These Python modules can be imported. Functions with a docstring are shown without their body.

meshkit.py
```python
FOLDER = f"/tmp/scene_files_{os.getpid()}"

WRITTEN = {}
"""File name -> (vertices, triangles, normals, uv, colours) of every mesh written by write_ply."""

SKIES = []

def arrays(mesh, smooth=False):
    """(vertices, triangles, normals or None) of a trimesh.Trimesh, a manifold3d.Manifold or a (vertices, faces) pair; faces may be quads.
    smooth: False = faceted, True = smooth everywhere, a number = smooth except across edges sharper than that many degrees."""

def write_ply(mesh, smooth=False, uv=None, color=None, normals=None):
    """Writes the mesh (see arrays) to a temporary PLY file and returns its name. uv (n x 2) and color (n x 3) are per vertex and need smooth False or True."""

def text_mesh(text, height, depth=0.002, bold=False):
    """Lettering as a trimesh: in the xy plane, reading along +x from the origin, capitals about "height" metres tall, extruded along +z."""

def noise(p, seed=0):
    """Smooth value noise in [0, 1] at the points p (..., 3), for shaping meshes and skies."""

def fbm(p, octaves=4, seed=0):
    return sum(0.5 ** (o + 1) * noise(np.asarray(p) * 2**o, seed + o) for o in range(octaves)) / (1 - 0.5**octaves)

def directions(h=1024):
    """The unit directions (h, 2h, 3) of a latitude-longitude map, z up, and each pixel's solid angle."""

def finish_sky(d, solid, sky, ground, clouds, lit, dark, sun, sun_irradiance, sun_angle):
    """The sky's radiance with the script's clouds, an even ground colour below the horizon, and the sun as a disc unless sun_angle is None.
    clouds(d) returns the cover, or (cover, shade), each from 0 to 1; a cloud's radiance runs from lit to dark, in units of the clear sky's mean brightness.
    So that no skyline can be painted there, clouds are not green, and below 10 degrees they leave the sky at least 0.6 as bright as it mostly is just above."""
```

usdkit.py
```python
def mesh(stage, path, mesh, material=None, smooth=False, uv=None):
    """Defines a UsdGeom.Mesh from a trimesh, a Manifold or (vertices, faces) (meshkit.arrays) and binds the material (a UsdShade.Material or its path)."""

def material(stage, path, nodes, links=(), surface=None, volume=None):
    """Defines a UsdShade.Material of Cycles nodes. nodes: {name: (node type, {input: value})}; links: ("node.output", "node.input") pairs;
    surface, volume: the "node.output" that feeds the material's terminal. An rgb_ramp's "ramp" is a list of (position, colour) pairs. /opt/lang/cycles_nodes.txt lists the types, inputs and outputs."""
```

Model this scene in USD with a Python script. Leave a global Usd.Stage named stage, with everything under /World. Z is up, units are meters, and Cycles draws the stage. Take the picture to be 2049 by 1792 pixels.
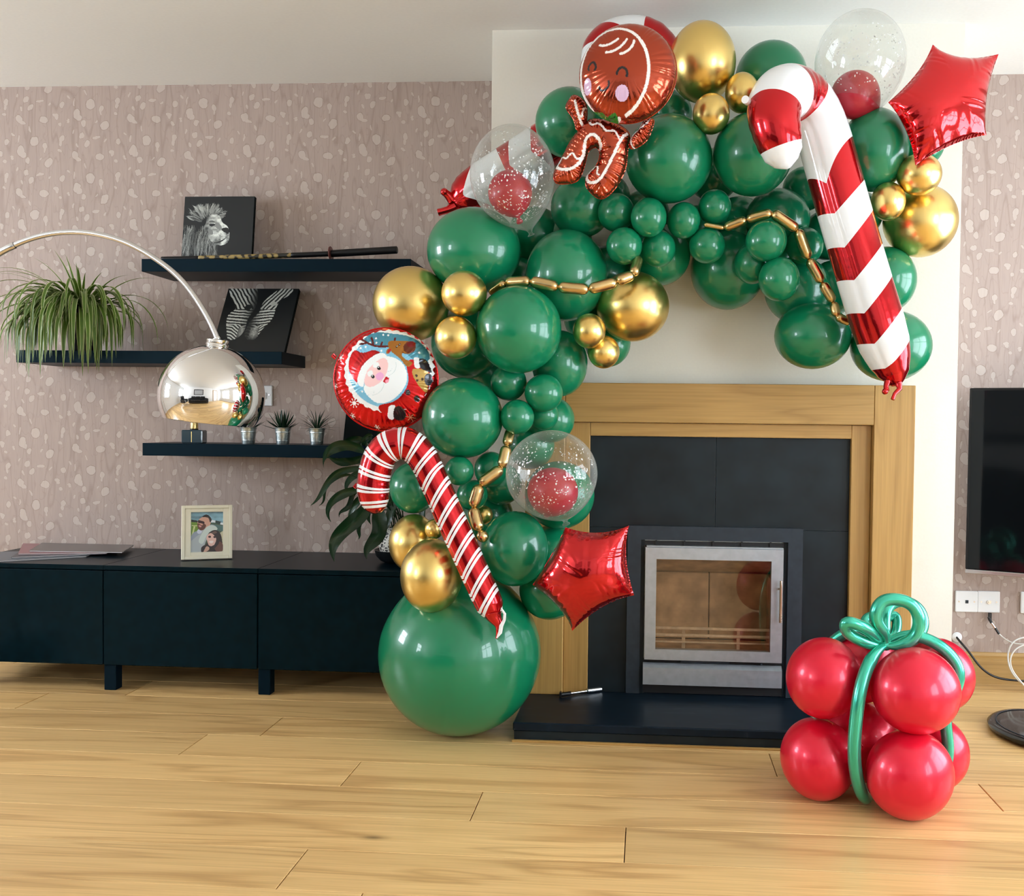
import math, random
import numpy as np
import trimesh, shapely, usdkit, meshkit
from shapely.geometry import Polygon, LineString, Point
from scipy.spatial import Delaunay, cKDTree
import scipy.sparse as sp
from scipy.sparse.linalg import spsolve
from pxr import Usd, UsdGeom, UsdLux, UsdShade, Gf, Sdf, Vt

stage = Usd.Stage.CreateInMemory()
UsdGeom.SetStageUpAxis(stage, UsdGeom.Tokens.z)
UsdGeom.SetStageMetersPerUnit(stage, 1.0)
UsdGeom.Xform.Define(stage, '/World')
UsdGeom.Scope.Define(stage, '/World/Looks')
random.seed(7); rng = np.random.default_rng(7)

# ------------------------------------------------------------------ camera
F, CX, CY, HC, D = 1938.2, 1164.5, 899.95, 1.01551, 3.93633      # focal length and principal point (px of a 2049 wide frame), eye height, back wall
def _R(yaw, pitch, roll):
    W = np.array([[1, 0, 0], [0, 0, -1], [0, 1, 0]], float)
    c, s = np.cos(yaw), np.sin(yaw); A = np.array([[c, 0, s], [0, 1, 0], [-s, 0, c]])
    c, s = np.cos(pitch), np.sin(pitch); B = np.array([[1, 0, 0], [0, c, -s], [0, s, c]])
    c, s = np.cos(roll), np.sin(roll); C = np.array([[c, -s, 0], [s, c, 0], [0, 0, 1]])
    return C @ B @ A @ W
R = _R(.0682497, .0275038, .0114977)
EYE = np.array([0, 0, HC])
cam = UsdGeom.Camera.Define(stage, '/World/camera')
HA = 36.0
cam.CreateHorizontalApertureAttr(HA); cam.CreateVerticalApertureAttr(HA * 1792 / 2049)
cam.CreateFocalLengthAttr(F / 2049 * HA)
cam.CreateHorizontalApertureOffsetAttr((1024.5 - CX) / 2049 * HA)
cam.CreateVerticalApertureOffsetAttr(-(896 - CY) / 2049 * HA)
cam.CreateClippingRangeAttr(Gf.Vec2f(0.05, 100))
cam.CreateExposureAttr(0.34)
m = np.eye(4); m[0, :3], m[1, :3], m[2, :3], m[3, :3] = R[0], -R[1], -R[2], EYE
cam.AddTransformOp().Set(Gf.Matrix4d(*m.ravel().tolist()))

# ------------------------------------------------------------------ daylight at the windows of the room
XL, XR, YB = -4.7, 2.75, -1.3                                      # left wall, right wall, wall behind the camera
RW = [(-0.85, 0.75, .55, 2.05), (1.45, 3.45, .35, 2.08)]           # windows of the right wall: y0 y1 z0 z1
LW = [(2.0, 3.0, .95, 2.05), (-1.05, -0.1, .95, 2.05)]              # windows of the left wall
def window_light(name, x, w, sign, power, colour):
    y0, y1, z0, z1 = w
    l = UsdLux.RectLight.Define(stage, '/World/' + name)
    l.CreateWidthAttr(y1 - y0); l.CreateHeightAttr(z1 - z0)
    l.CreateIntensityAttr(power); l.CreateColorAttr(Gf.Vec3f(*colour))
    l.AddTranslateOp().Set(Gf.Vec3d(x, (y0 + y1) / 2, (z0 + z1) / 2))
    l.AddRotateZOp().Set(90.0 if sign < 0 else -90.0)              # emits along -x for the right wall, +x for the left one
    l.AddRotateXOp().Set(90.0)
    return l
for k, w in enumerate(RW): window_light('daylight_right_%d' % (k + 1), XR + .13, w, -1, (9.8, 6.5)[k], (.88, .96, 1.07))
for k, w in enumerate(LW): window_light('daylight_left_%d' % (k + 1), XL - .13, w, 1, (23, 19)[k], (.90, .97, 1.07))
dome = UsdLux.DomeLight.Define(stage, '/World/sky')
dome.CreateIntensityAttr(1.0); dome.CreateColorAttr(Gf.Vec3f(.75, .87, 1.0))

# ------------------------------------------------------------------ helpers
def ray(x, y): return R.T @ np.array([(x - CX) / F, (y - CY) / F, 1.0])
def at(x, y, Y):
    d = ray(x, y); return d * (Y / d[1]) + EYE
def atz(x, y, z):
    d = ray(x, y); return d * ((z - HC) / d[2]) + EYE
def mpp(p): return (R[2] @ (np.asarray(p) - EYE)) / F              # metres per pixel of the photograph at a point

LOC, NUM = {}, {}
def numbered(parent, name):
    n = NUM.get((parent, name), 0); NUM[(parent, name)] = n + 1
    return f'{parent}/{name}' + (f'_{n:03d}' if n else '')
def tag(path, label=None, cat=None, group=None, kind=None):
    p = stage.GetPrimAtPath(path)
    for k, v in (('label', label), ('category', cat), ('group', group), ('kind', kind)):
        if v: p.SetCustomDataByKey(k, v)
def thing(name, label, cat, loc, group=None, kind=None):
    path = numbered('/World', name)
    x = UsdGeom.Xform.Define(stage, path); x.AddTranslateOp().Set(Gf.Vec3d(*map(float, loc)))
    LOC[path] = np.asarray(loc, float); tag(path, label, cat, group, kind)
    return path
def primvar(mesh, name, values):
    v = np.asarray(values, np.float32)
    t = Sdf.ValueTypeNames.Color3fArray if v.ndim == 2 else Sdf.ValueTypeNames.FloatArray
    a = UsdGeom.PrimvarsAPI(mesh).CreatePrimvar(name, t, 'vertex')
    a.Set(Vt.Vec3fArray.FromNumpy(v) if v.ndim == 2 else Vt.FloatArray.FromNumpy(v))
def vf(mesh):
    if hasattr(mesh, 'vertices'): return np.array(mesh.vertices, float), np.array(mesh.faces)
    v, f, _ = meshkit.arrays(mesh); return v, f
def part(parent, name, mesh, mat, smooth=35, uv=None, pv=None, label=None, kind=None):
    """A mesh in world coordinates as a part of a thing."""
    v, f = vf(mesh); path = numbered(parent, name)
    LOC[path] = LOC[parent]
    g = usdkit.mesh(stage, path, (v - LOC[parent], f), M[mat], smooth=smooth, uv=uv)
    for k, x in (pv or {}).items(): primvar(g, k, x)
    tag(path, label, None, None, kind)
    return path
def single(name, label, cat, mesh, mat, smooth=35, uv=None, pv=None, group=None, kind=None, loc=None):
    """A thing that is one mesh."""
    v, f = vf(mesh)
    if loc is None: loc = np.array([(v[:, 0].min() + v[:, 0].max()) / 2, (v[:, 1].min() + v[:, 1].max()) / 2, v[:, 2].min()])
    path = numbered('/World', name); LOC[path] = loc
    g = usdkit.mesh(stage, path, (v - loc, f), M[mat], smooth=smooth, uv=uv)
    UsdGeom.Xformable(g).AddTranslateOp().Set(Gf.Vec3d(*map(float, loc)))
    for k, x in (pv or {}).items(): primvar(g, k, x)
    tag(path, label, cat, group, kind)
    return path
def struct(name, mesh, mat, smooth=False, uv=None): return single(name, None, None, mesh, mat, smooth, uv, kind='structure', loc=np.zeros(3))

def cat(*ms): return trimesh.util.concatenate([trimesh.Trimesh(*vf(m), process=False) for m in ms])
def box(x0, x1, y0, y1, z0, z1, b=0.0):
    c = np.array([(x0 + x1) / 2, (y0 + y1) / 2, (z0 + z1) / 2]); h = np.abs(np.array([x1 - x0, y1 - y0, z1 - z0])) / 2
    if b <= 0:
        t = trimesh.creation.box(2 * h); t.apply_translation(c); return t
    b = min(b, h.min() * .9); pts = []
    for s in np.ndindex(2, 2, 2):
        s = np.array(s) * 2 - 1
        for k in range(3):
            q = h - b; q[k] = h[k]; pts.append(s * q)
    t = trimesh.convex.convex_hull(np.array(pts)); t.apply_translation(c); return t
def grid_faces(n, m, closed):
    i, j = np.meshgrid(np.arange(n - 1), np.arange(m if closed else m - 1), indexing='ij')
    a = i * m + j; b = i * m + (j + 1) % m; c = a + m; d = b + m
    q = np.stack([a, b, d, c], -1).reshape(-1, 4)
    return np.vstack([q[:, [0, 1, 2]], q[:, [0, 2, 3]]])
def lathe(profile, n=40, centre=(0, 0, 0)):
    """profile of (radius, z) from bottom to top"""
    pr = np.asarray(profile, float); a = np.arange(n) * 2 * np.pi / n
    v = np.stack([pr[:, :1] * np.cos(a), pr[:, :1] * np.sin(a), np.repeat(pr[:, 1:], n, 1)], -1).reshape(-1, 3)
    return trimesh.Trimesh(v + np.asarray(centre), grid_faces(len(pr), n, True), process=False)
def spline(pts, n):
    from scipy.interpolate import CubicSpline
    p = np.asarray(pts, float); s = np.r_[0, np.cumsum(np.linalg.norm(np.diff(p[:, :3], axis=0), axis=1))]
    t = np.linspace(0, s[-1], n); return CubicSpline(s, p)(t), t, s
def frames(p, up0=None):
    t = np.gradient(p, axis=0); t /= np.linalg.norm(t, axis=1, keepdims=True)
    u = np.zeros_like(p); w = np.array(up0 if up0 is not None else [0, -1.0, 0])
    if abs(w @ t[0]) > .95: w = np.array([1.0, 0, 0])
    for i in range(len(p)):
        w = w - (w @ t[i]) * t[i]; w /= np.linalg.norm(w); u[i] = w
    return t, u, np.cross(t, u)
def tube(p, r, n=12, cap=True, up0=None, want_uv=False):
    """swept tube along points p with radii r; uv = (length, angle)"""
    p = np.asarray(p, float); r = np.broadcast_to(np.asarray(r, float), (len(p),))
    t, u, b = frames(p, up0); m = n + 1 if want_uv else n
    a = np.arange(m) * 2 * np.pi / n
    v = (p[:, None] + r[:, None, None] * (np.cos(a)[None, :, None] * u[:, None] + np.sin(a)[None, :, None] * b[:, None])).reshape(-1, 3)
    f = grid_faces(len(p), m, not want_uv)
    s = np.r_[0, np.cumsum(np.linalg.norm(np.diff(p, axis=0), axis=1))]
    uv = np.stack([np.repeat(s, m), np.tile(a, len(p))], 1)
    if cap and not want_uv:
        k = len(v); v = np.vstack([v, p[:1], p[-1:]]); uv = np.vstack([uv, uv[:1], uv[-1:]])
        i = np.arange(n); e = (len(p) - 1) * n
        f = np.vstack([f, np.stack([np.full(n, k), (i + 1) % n, i], 1), np.stack([np.full(n, k + 1), e + i, e + (i + 1) % n], 1)])
    mesh = trimesh.Trimesh(v, f, process=False)
    return (mesh, uv) if want_uv else mesh
def cyl(p0, p1, r, n=20, r1=None):
    return tube(np.array([p0, p1], float), [r, r if r1 is None else r1], n)
def slab(poly_xz, y0, y1):
    """an outline in x,z extruded from y0 to y1"""
    e = trimesh.creation.extrude_polygon(poly_xz, abs(y1 - y0), engine='earcut')
    v = np.array(e.vertices); v = np.stack([v[:, 0], max(y0, y1) - v[:, 2], v[:, 1]], 1)
    return trimesh.Trimesh(v, e.faces, process=False)
def rot_about(mesh, c, axis, ang):
    mesh.apply_transform(trimesh.transformations.rotation_matrix(ang, axis, c)); return mesh

# ------------------------------------------------------------------ materials
M = {}
def mat(name, nodes, links=(), surface='p.BSDF'): M[name] = usdkit.material(stage, '/World/Looks/' + name, nodes, links, surface=surface)
def plain(name, c, rough=.5, metal=0.0, **k):
    mat(name, {'p': ('principled_bsdf', dict(base_color=c, roughness=rough, metallic=metal, **k))})
def grainy(name, c, rough=.5, metal=0.0, scale=120.0, amt=.12, bump=.0, stretch=(1, 1, 1), **k):
    lo, hi = [tuple(max(0, x * (1 + s * amt)) for x in c) for s in (-1, 1)]
    n = {'g': ('geometry', {}), 'm': ('mapping', dict(scale=stretch)), 'n': ('noise_texture', dict(scale=scale, detail=4)),
         'r': ('rgb_ramp', {'ramp': [(.3, lo), (.7, hi)]}), 'p': ('principled_bsdf', dict(roughness=rough, metallic=metal, **k))}
    l = [('g.position', 'm.vector'), ('m.vector', 'n.vector'), ('n.fac', 'r.fac'), ('r.color', 'p.base_color')]
    if bump: n['b'] = ('bump', dict(strength=bump, distance=.002)); l += [('n.fac', 'b.height'), ('b.normal', 'p.normal')]
    mat(name, n, l)

grainy('ceiling_paint', (.80, .79, .75), .9, scale=90, amt=.015, bump=.15)
grainy('cream_paint', (.76, .735, .65), .85, scale=120, amt=.012, bump=.12)
grainy('white_paint', (.80, .79, .77), .8, scale=120, amt=.012)
plain('white_gloss', (.82, .82, .82), .25)
plain('white_plastic', (.80, .81, .82), .3)
grainy('navy_lacquer', (.0008, .0075, .0120), .30, scale=30, amt=.25, specular_ior_level=.10, specular_tint=(.6, .9, 1.0))
plain('navy_shelf', (.0010, .0075, .0150), .40, specular_ior_level=.10, specular_tint=(.6, .9, 1.0))
plain('black_gap', (.004, .004, .005), .8)
plain('black_satin', (.005, .005, .006), .35, specular_ior_level=.3)
plain('black_gloss', (.008, .009, .010), .08)
plain('canvas_black', (.0018, .0045, .0052), .6, specular_ior_level=.08)
plain('chrome', (.88, .88, .88), .03, 1.0)
plain('brushed_chrome', (.75, .76, .78), .2, 1.0)
plain('white_inside', (.75, .75, .72), .6)
grainy('galvanised', (.52, .58, .58), .33, 1.0, scale=90, amt=.25)
grainy('stove_silver', (.45, .49, .53), .42, .75, scale=40, amt=.07)
grainy('stove_dark', (.030, .040, .052), .45, .2, scale=40, amt=.12, specular_ior_level=.3)
plain('stove_black', (.006, .006, .007), .6)
grainy('firebrick', (.62, .43, .25), .9, scale=14, amt=.35)
grainy('fire_bar', (.70, .54, .36), .7, scale=40, amt=.2)
plain('copper_handle', (.55, .40, .32), .25, 1.0)
grainy('slate', (.0060, .0125, .0165), .45, scale=9, amt=.45, bump=.08, specular_ior_level=.3)
mat('hearth_slate', {'g': ('geometry', {}), 'm': ('mapping', dict(scale=(3, 9, 1), rotation=(0, 0, .5))), 'n': ('noise_texture', dict(scale=3.2, detail=8, roughness=.7)),
                     'r': ('rgb_ramp', {'ramp': [(.35, (.003, .008, .014)), (.60, (.006, .014, .024)), (.80, (.045, .058, .072))]}), 'p': ('principled_bsdf', dict(roughness=.38, specular_ior_level=.16))},
    [('g.position', 'm.vector'), ('m.vector', 'n.vector'), ('n.fac', 'r.fac'), ('r.color', 'p.base_color')])
plain('tv_screen', (.003, .004, .005), .06, specular_ior_level=.22)
plain('tv_bezel', (.45, .42, .42), .3, .8)
plain('cable_white', (.75, .75, .72), .4)
plain('cable_black', (.012, .012, .013), .4)
plain('brass', (.75, .55, .22), .2, 1.0)
plain('perfume_glass', (.045, .07, .085), .06, coat_weight=1.0)
plain('cream_frame', (.80, .76, .60), .4)
plain('leather_black', (.012, .012, .013), .4)
plain('red_brown', (.11, .025, .022), .35)
grainy('pale_cloth', (.45, .45, .45), .9, scale=60, amt=.2)

# Schlick's fresnel from the facing ratio: the same from both sides of a thin sheet
SCHLICK = {'lw': ('layer_weight', dict(blend=.5)), 'pw': ('math', dict(math_type='power', value2=5.0)), 'f': ('map_range', dict(to_min=.04, to_max=1.0, clamp=True))}
SCHLINK = [('lw.facing', 'pw.value1'), ('pw.value', 'f.value')]
def glassy(name, tint, rough=0.0):
    mat(name, {'t': ('transparent_bsdf', dict(color=tint)), 'g': ('glossy_bsdf', dict(color=(1, 1, 1), roughness=rough)), 'x': ('mix_closure', {}), **SCHLICK},
        SCHLINK + [('f.result', 'x.fac'), ('t.BSDF', 'x.closure1'), ('g.BSDF', 'x.closure2')], surface='x.closure')
glassy('window_glass', (.97, .98, .98))
glassy('stove_glass', (.86, .82, .78))
# clear latex: a thin film, clear face-on and milky towards its rim
mat('clear_latex', {'t': ('transparent_bsdf', dict(color=(.95, .96, .95))), 'd': ('principled_bsdf', dict(base_color=(.75, .77, .74), roughness=.35)), 'tl': ('translucent_bsdf', dict(color=(.78, .80, .77))), 'x0': ('mix_closure', dict(fac=.5)),
                    'mr': ('map_range', dict(from_min=0.25, from_max=1.0, to_min=.035, to_max=.40, clamp=True)), 'x1': ('mix_closure', {}),
                    'g': ('glossy_bsdf', dict(color=(1, 1, 1), roughness=.02)), 'x': ('mix_closure', {}), **SCHLICK, 'f': ('map_range', dict(to_min=.045, to_max=.6, clamp=True))},
    SCHLINK + [('lw.facing', 'mr.value'), ('mr.result', 'x1.fac'), ('d.BSDF', 'x0.closure1'), ('tl.BSDF', 'x0.closure2'), ('t.BSDF', 'x1.closure1'), ('x0.closure', 'x1.closure2'), ('f.result', 'x.fac'), ('x1.closure', 'x.closure1'), ('g.BSDF', 'x.closure2')], surface='x.closure')
plain('confetti_white', (.85, .87, .88), .5)

def latex(name, c, rough=.28, trans=.16, coat=.6):
    """rubber balloon: glossy skin over a slightly translucent coloured film"""
    mat(name, {'p': ('principled_bsdf', dict(base_color=c, roughness=rough, specular_ior_level=.5, coat_weight=coat, coat_roughness=.035)), 't': ('translucent_bsdf', dict(color=tuple(min(1, x * 1.3) for x in c))), 'x': ('mix_closure', dict(fac=trans))},
        [('p.BSDF', 'x.closure1'), ('t.BSDF', 'x.closure2')], surface='x.closure')
latex('green_latex', (.004, .232, .100))
latex('red_inner_latex', (.50, .018, .040), .38, .2, .3)
mat('red_pearl', {'p': ('principled_bsdf', dict(base_color=(.72, .006, .030), roughness=.35, metallic=.24, specular_ior_level=.6, coat_weight=.35, coat_roughness=.12, specular_tint=(1, .75, .9)))})
mat('gold_chrome', {'p': ('principled_bsdf', dict(base_color=(.84, .62, .21), roughness=.31, metallic=1.0, coat_weight=.25, coat_roughness=.08))})
plain('gold_link', (.66, .48, .22), .26, 1.0)
plain('green_ribbon', (.05, .52, .36), .2, .65, coat_weight=.5, coat_roughness=.06)
# wallpaper: a half-drop repeat of pale leaves and petals with brown stems, printed on a mauve ground
PX = 1 / 2003.0                                                    # motif below was measured in 1/2003 m
CW, CH, DROP = 488 * PX, 613 * PX, 308 * PX
MOTIF = [(0, 0, 40, 43, 0), (93, 38, 21, 30, 0), (93, 70, 9, 26, 0), (240, -22, 22, 30, .2), (232, 18, 14, 26, 0), (-118, 78, 32, 46, .1), (-98, 112, 26, 26, 0),
         (-60, 160, 22, 28, 0), (124, 178, 44, 33, -.85), (220, 82, 19, 13, .6), (405, -42, 17, 26, 0), (455, 24, 22, 34, .5), (352, 120, 30, 36, -.3),
         (378, 150, 34, 15, .4), (536, -26, 38, 14, -.1), (445, 208, 8, 28, -.35), (570, 132, 40, 30, .1), (676, 92, 27, 16, .2), (682, 108, 16, 22, 0),
         (732, 6, 22, 28, .3), (712, 168, 18, 15, .5), (780, 128, 16, 10, 0), (835, -18, 8, 34, .1), (908, 262, 18, 26, 0), (860, 345, 10, 22, -.4),
         (54, 146, 20, 7, -.8), (130, 300, 18, 8, -.9), (-190, 142, 14, 11, 0), (300, 250, 20, 9, .9), (-150, 230, 8, 22, .3)]
org = at(180.5, 208.4, D)
def wallpaper():
    n = {'g': ('geometry', {}), 'wn': ('noise_texture', dict(scale=42, detail=2)), 'wc': ('vector_math', dict(math_type='subtract', vector2=(.5, .5, .5))), 'ws': ('vector_math', dict(math_type='scale', scale=.015)),
         'wa': ('vector_math', dict(math_type='add')), 's': ('separate_xyz', {}),
         'u': ('math', dict(math_type='subtract', value2=float(org[0] - 1000 * CW - .10))), 'k': ('math', dict(math_type='divide', value2=CW)), 'kf': ('math', dict(math_type='floor')),
         'fx': ('math', dict(math_type='floored_modulo', value2=CW)), 'v': ('math', dict(math_type='subtract', value1=float(org[2] + .09 + 1000 * DROP))), 'kd': ('math', dict(math_type='multiply', value2=DROP)), 'vv': ('math', dict(math_type='subtract')),
         'fz': ('math', dict(math_type='floored_modulo', value2=CH)), 'c': ('combine_xyz', {})}
    # v counts downwards, each column to the right hangs one DROP lower
    l = [('g.position', 'wn.vector'), ('wn.color', 'wc.vector1'), ('wc.vector', 'ws.vector1'), ('g.position', 'wa.vector1'), ('ws.vector', 'wa.vector2'), ('wa.vector', 's.vector'),
         ('s.x', 'u.value1'), ('u.value', 'k.value1'), ('k.value', 'kf.value1'), ('u.value', 'fx.value1'), ('s.z', 'v.value2'), ('kf.value', 'kd.value1'), ('v.value', 'vv.value1'), ('kd.value', 'vv.value2'), ('vv.value', 'fz.value1'),
         ('fx.value', 'c.x'), ('fz.value', 'c.y')]
    last, k = None, 0
    for dx, dy, a, b, rot in MOTIF:
        col = math.floor((dx * PX + .10) / CW)
        x = dx * PX + .10 - col * CW; y = (dy * PX + .09 - col * DROP) % CH
        for cx, cy in {(x, y), (x - CW, y - DROP), (x - CW, (y - DROP) % CH), (x + CW, (y + DROP) % CH), (x, y - CH), (x, y + CH)}:
            ra = max(a, b) * PX * 1.25
            if not (-ra < cx < CW + ra and -ra < cy < CH + ra): continue
            n[f'm{k}'] = ('mapping', dict(mapping_type='texture', location=(cx, cy, 0), rotation=(0, 0, rot), scale=(a * PX * 1.2, b * PX * 1.2, 1)))
            n[f'e{k}'] = ('gradient_texture', dict(gradient_type='spherical'))
            l += [('c.vector', f'm{k}.vector'), (f'm{k}.vector', f'e{k}.vector')]
            if last:
                n[f'x{k}'] = ('math', dict(math_type='maximum')); l += [(last, f'x{k}.value1'), (f'e{k}.fac', f'x{k}.value2')]; last = f'x{k}.value'
            else: last = f'e{k}.fac'
            k += 1
    n |= {'leaf': ('map_range', dict(from_min=.16, from_max=.24, clamp=True)), 'rim': ('rgb_ramp', {'ramp': [(0, (0, 0, 0)), (.06, (0, 0, 0)), (.13, (1, 1, 1)), (.17, (1, 1, 1)), (.21, (0, 0, 0))]}),
          'gm': ('mapping', dict(scale=(330, 330, 12))), 'gn': ('noise_texture', dict(scale=1, detail=3)),
          'bm': ('mapping', dict(scale=(26, 26, 3.2))), 'bn': ('noise_texture', dict(scale=1, detail=2)),
          'sm': ('mapping', dict(scale=(15, 15, 2.1))), 'sn': ('noise_texture', dict(scale=1, detail=1)), 'sr': ('rgb_ramp', {'ramp': [(0, (0, 0, 0)), (.455, (0, 0, 0)), (.478, (1, 1, 1)), (.50, (0, 0, 0)), (.60, (0, 0, 0)), (.615, (.8, .8, .8)), (.632, (0, 0, 0))]}),
          'qm': ('mapping', dict(scale=(30, 30, 9))), 'qn': ('noise_texture', dict(scale=1, detail=1)), 'qr': ('rgb_ramp', {'ramp': [(0, (0, 0, 0)), (.485, (0, 0, 0)), (.50, (.8, .8, .8)), (.515, (0, 0, 0))]}),
          'ground': ('rgb_ramp', {'ramp': [(.2, (.385, .300, .262)), (.8, (.445, .352, .308))]}), 'band': ('mix', dict(mix_type='multiply', fac=.3)), 'bandr': ('rgb_ramp', {'ramp': [(.35, (.90, .86, .84)), (.65, (1.06, 1.03, 1.0))]}),
          'stem': ('mix', dict(color2=(.265, .185, .150))), 'twig': ('mix', dict(color2=(.29, .205, .17))), 'petal': ('mix', dict(color2=(.56, .48, .43))), 'edge': ('mix', dict(color2=(.235, .165, .135))),
          'sf': ('math', dict(math_type='multiply', value2=.42)), 'qf': ('math', dict(math_type='multiply', value2=.4)), 'lf': ('math', dict(math_type='multiply', value2=.62)), 'ef': ('math', dict(math_type='multiply', value2=.5)),
          'b': ('bump', dict(strength=.12, distance=.001)), 'p': ('principled_bsdf', dict(roughness=.62, specular_ior_level=.35))}
    l += [(last, 'leaf.value'), (last, 'rim.fac'), ('g.position', 'gm.vector'), ('gm.vector', 'gn.vector'), ('g.position', 'bm.vector'), ('bm.vector', 'bn.vector'), ('g.position', 'sm.vector'), ('sm.vector', 'sn.vector'), ('sn.fac', 'sr.fac'),
          ('g.position', 'qm.vector'), ('qm.vector', 'qn.vector'), ('qn.fac', 'qr.fac'),
          ('gn.fac', 'ground.fac'), ('bn.fac', 'bandr.fac'), ('ground.color', 'band.color1'), ('bandr.color', 'band.color2'), ('sr.color', 'sf.value1'), ('sf.value', 'stem.fac'), ('band.color', 'stem.color1'), ('qr.color', 'qf.value1'), ('qf.value', 'twig.fac'), ('stem.color', 'twig.color1'),
          ('leaf.result', 'lf.value1'), ('lf.value', 'petal.fac'), ('twig.color', 'petal.color1'), ('rim.color', 'ef.value1'), ('ef.value', 'edge.fac'), ('petal.color', 'edge.color1'), ('edge.color', 'p.base_color'), ('gn.fac', 'b.height'), ('b.normal', 'p.normal')]
    mat('wallpaper', n, l)
wallpaper()

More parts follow.
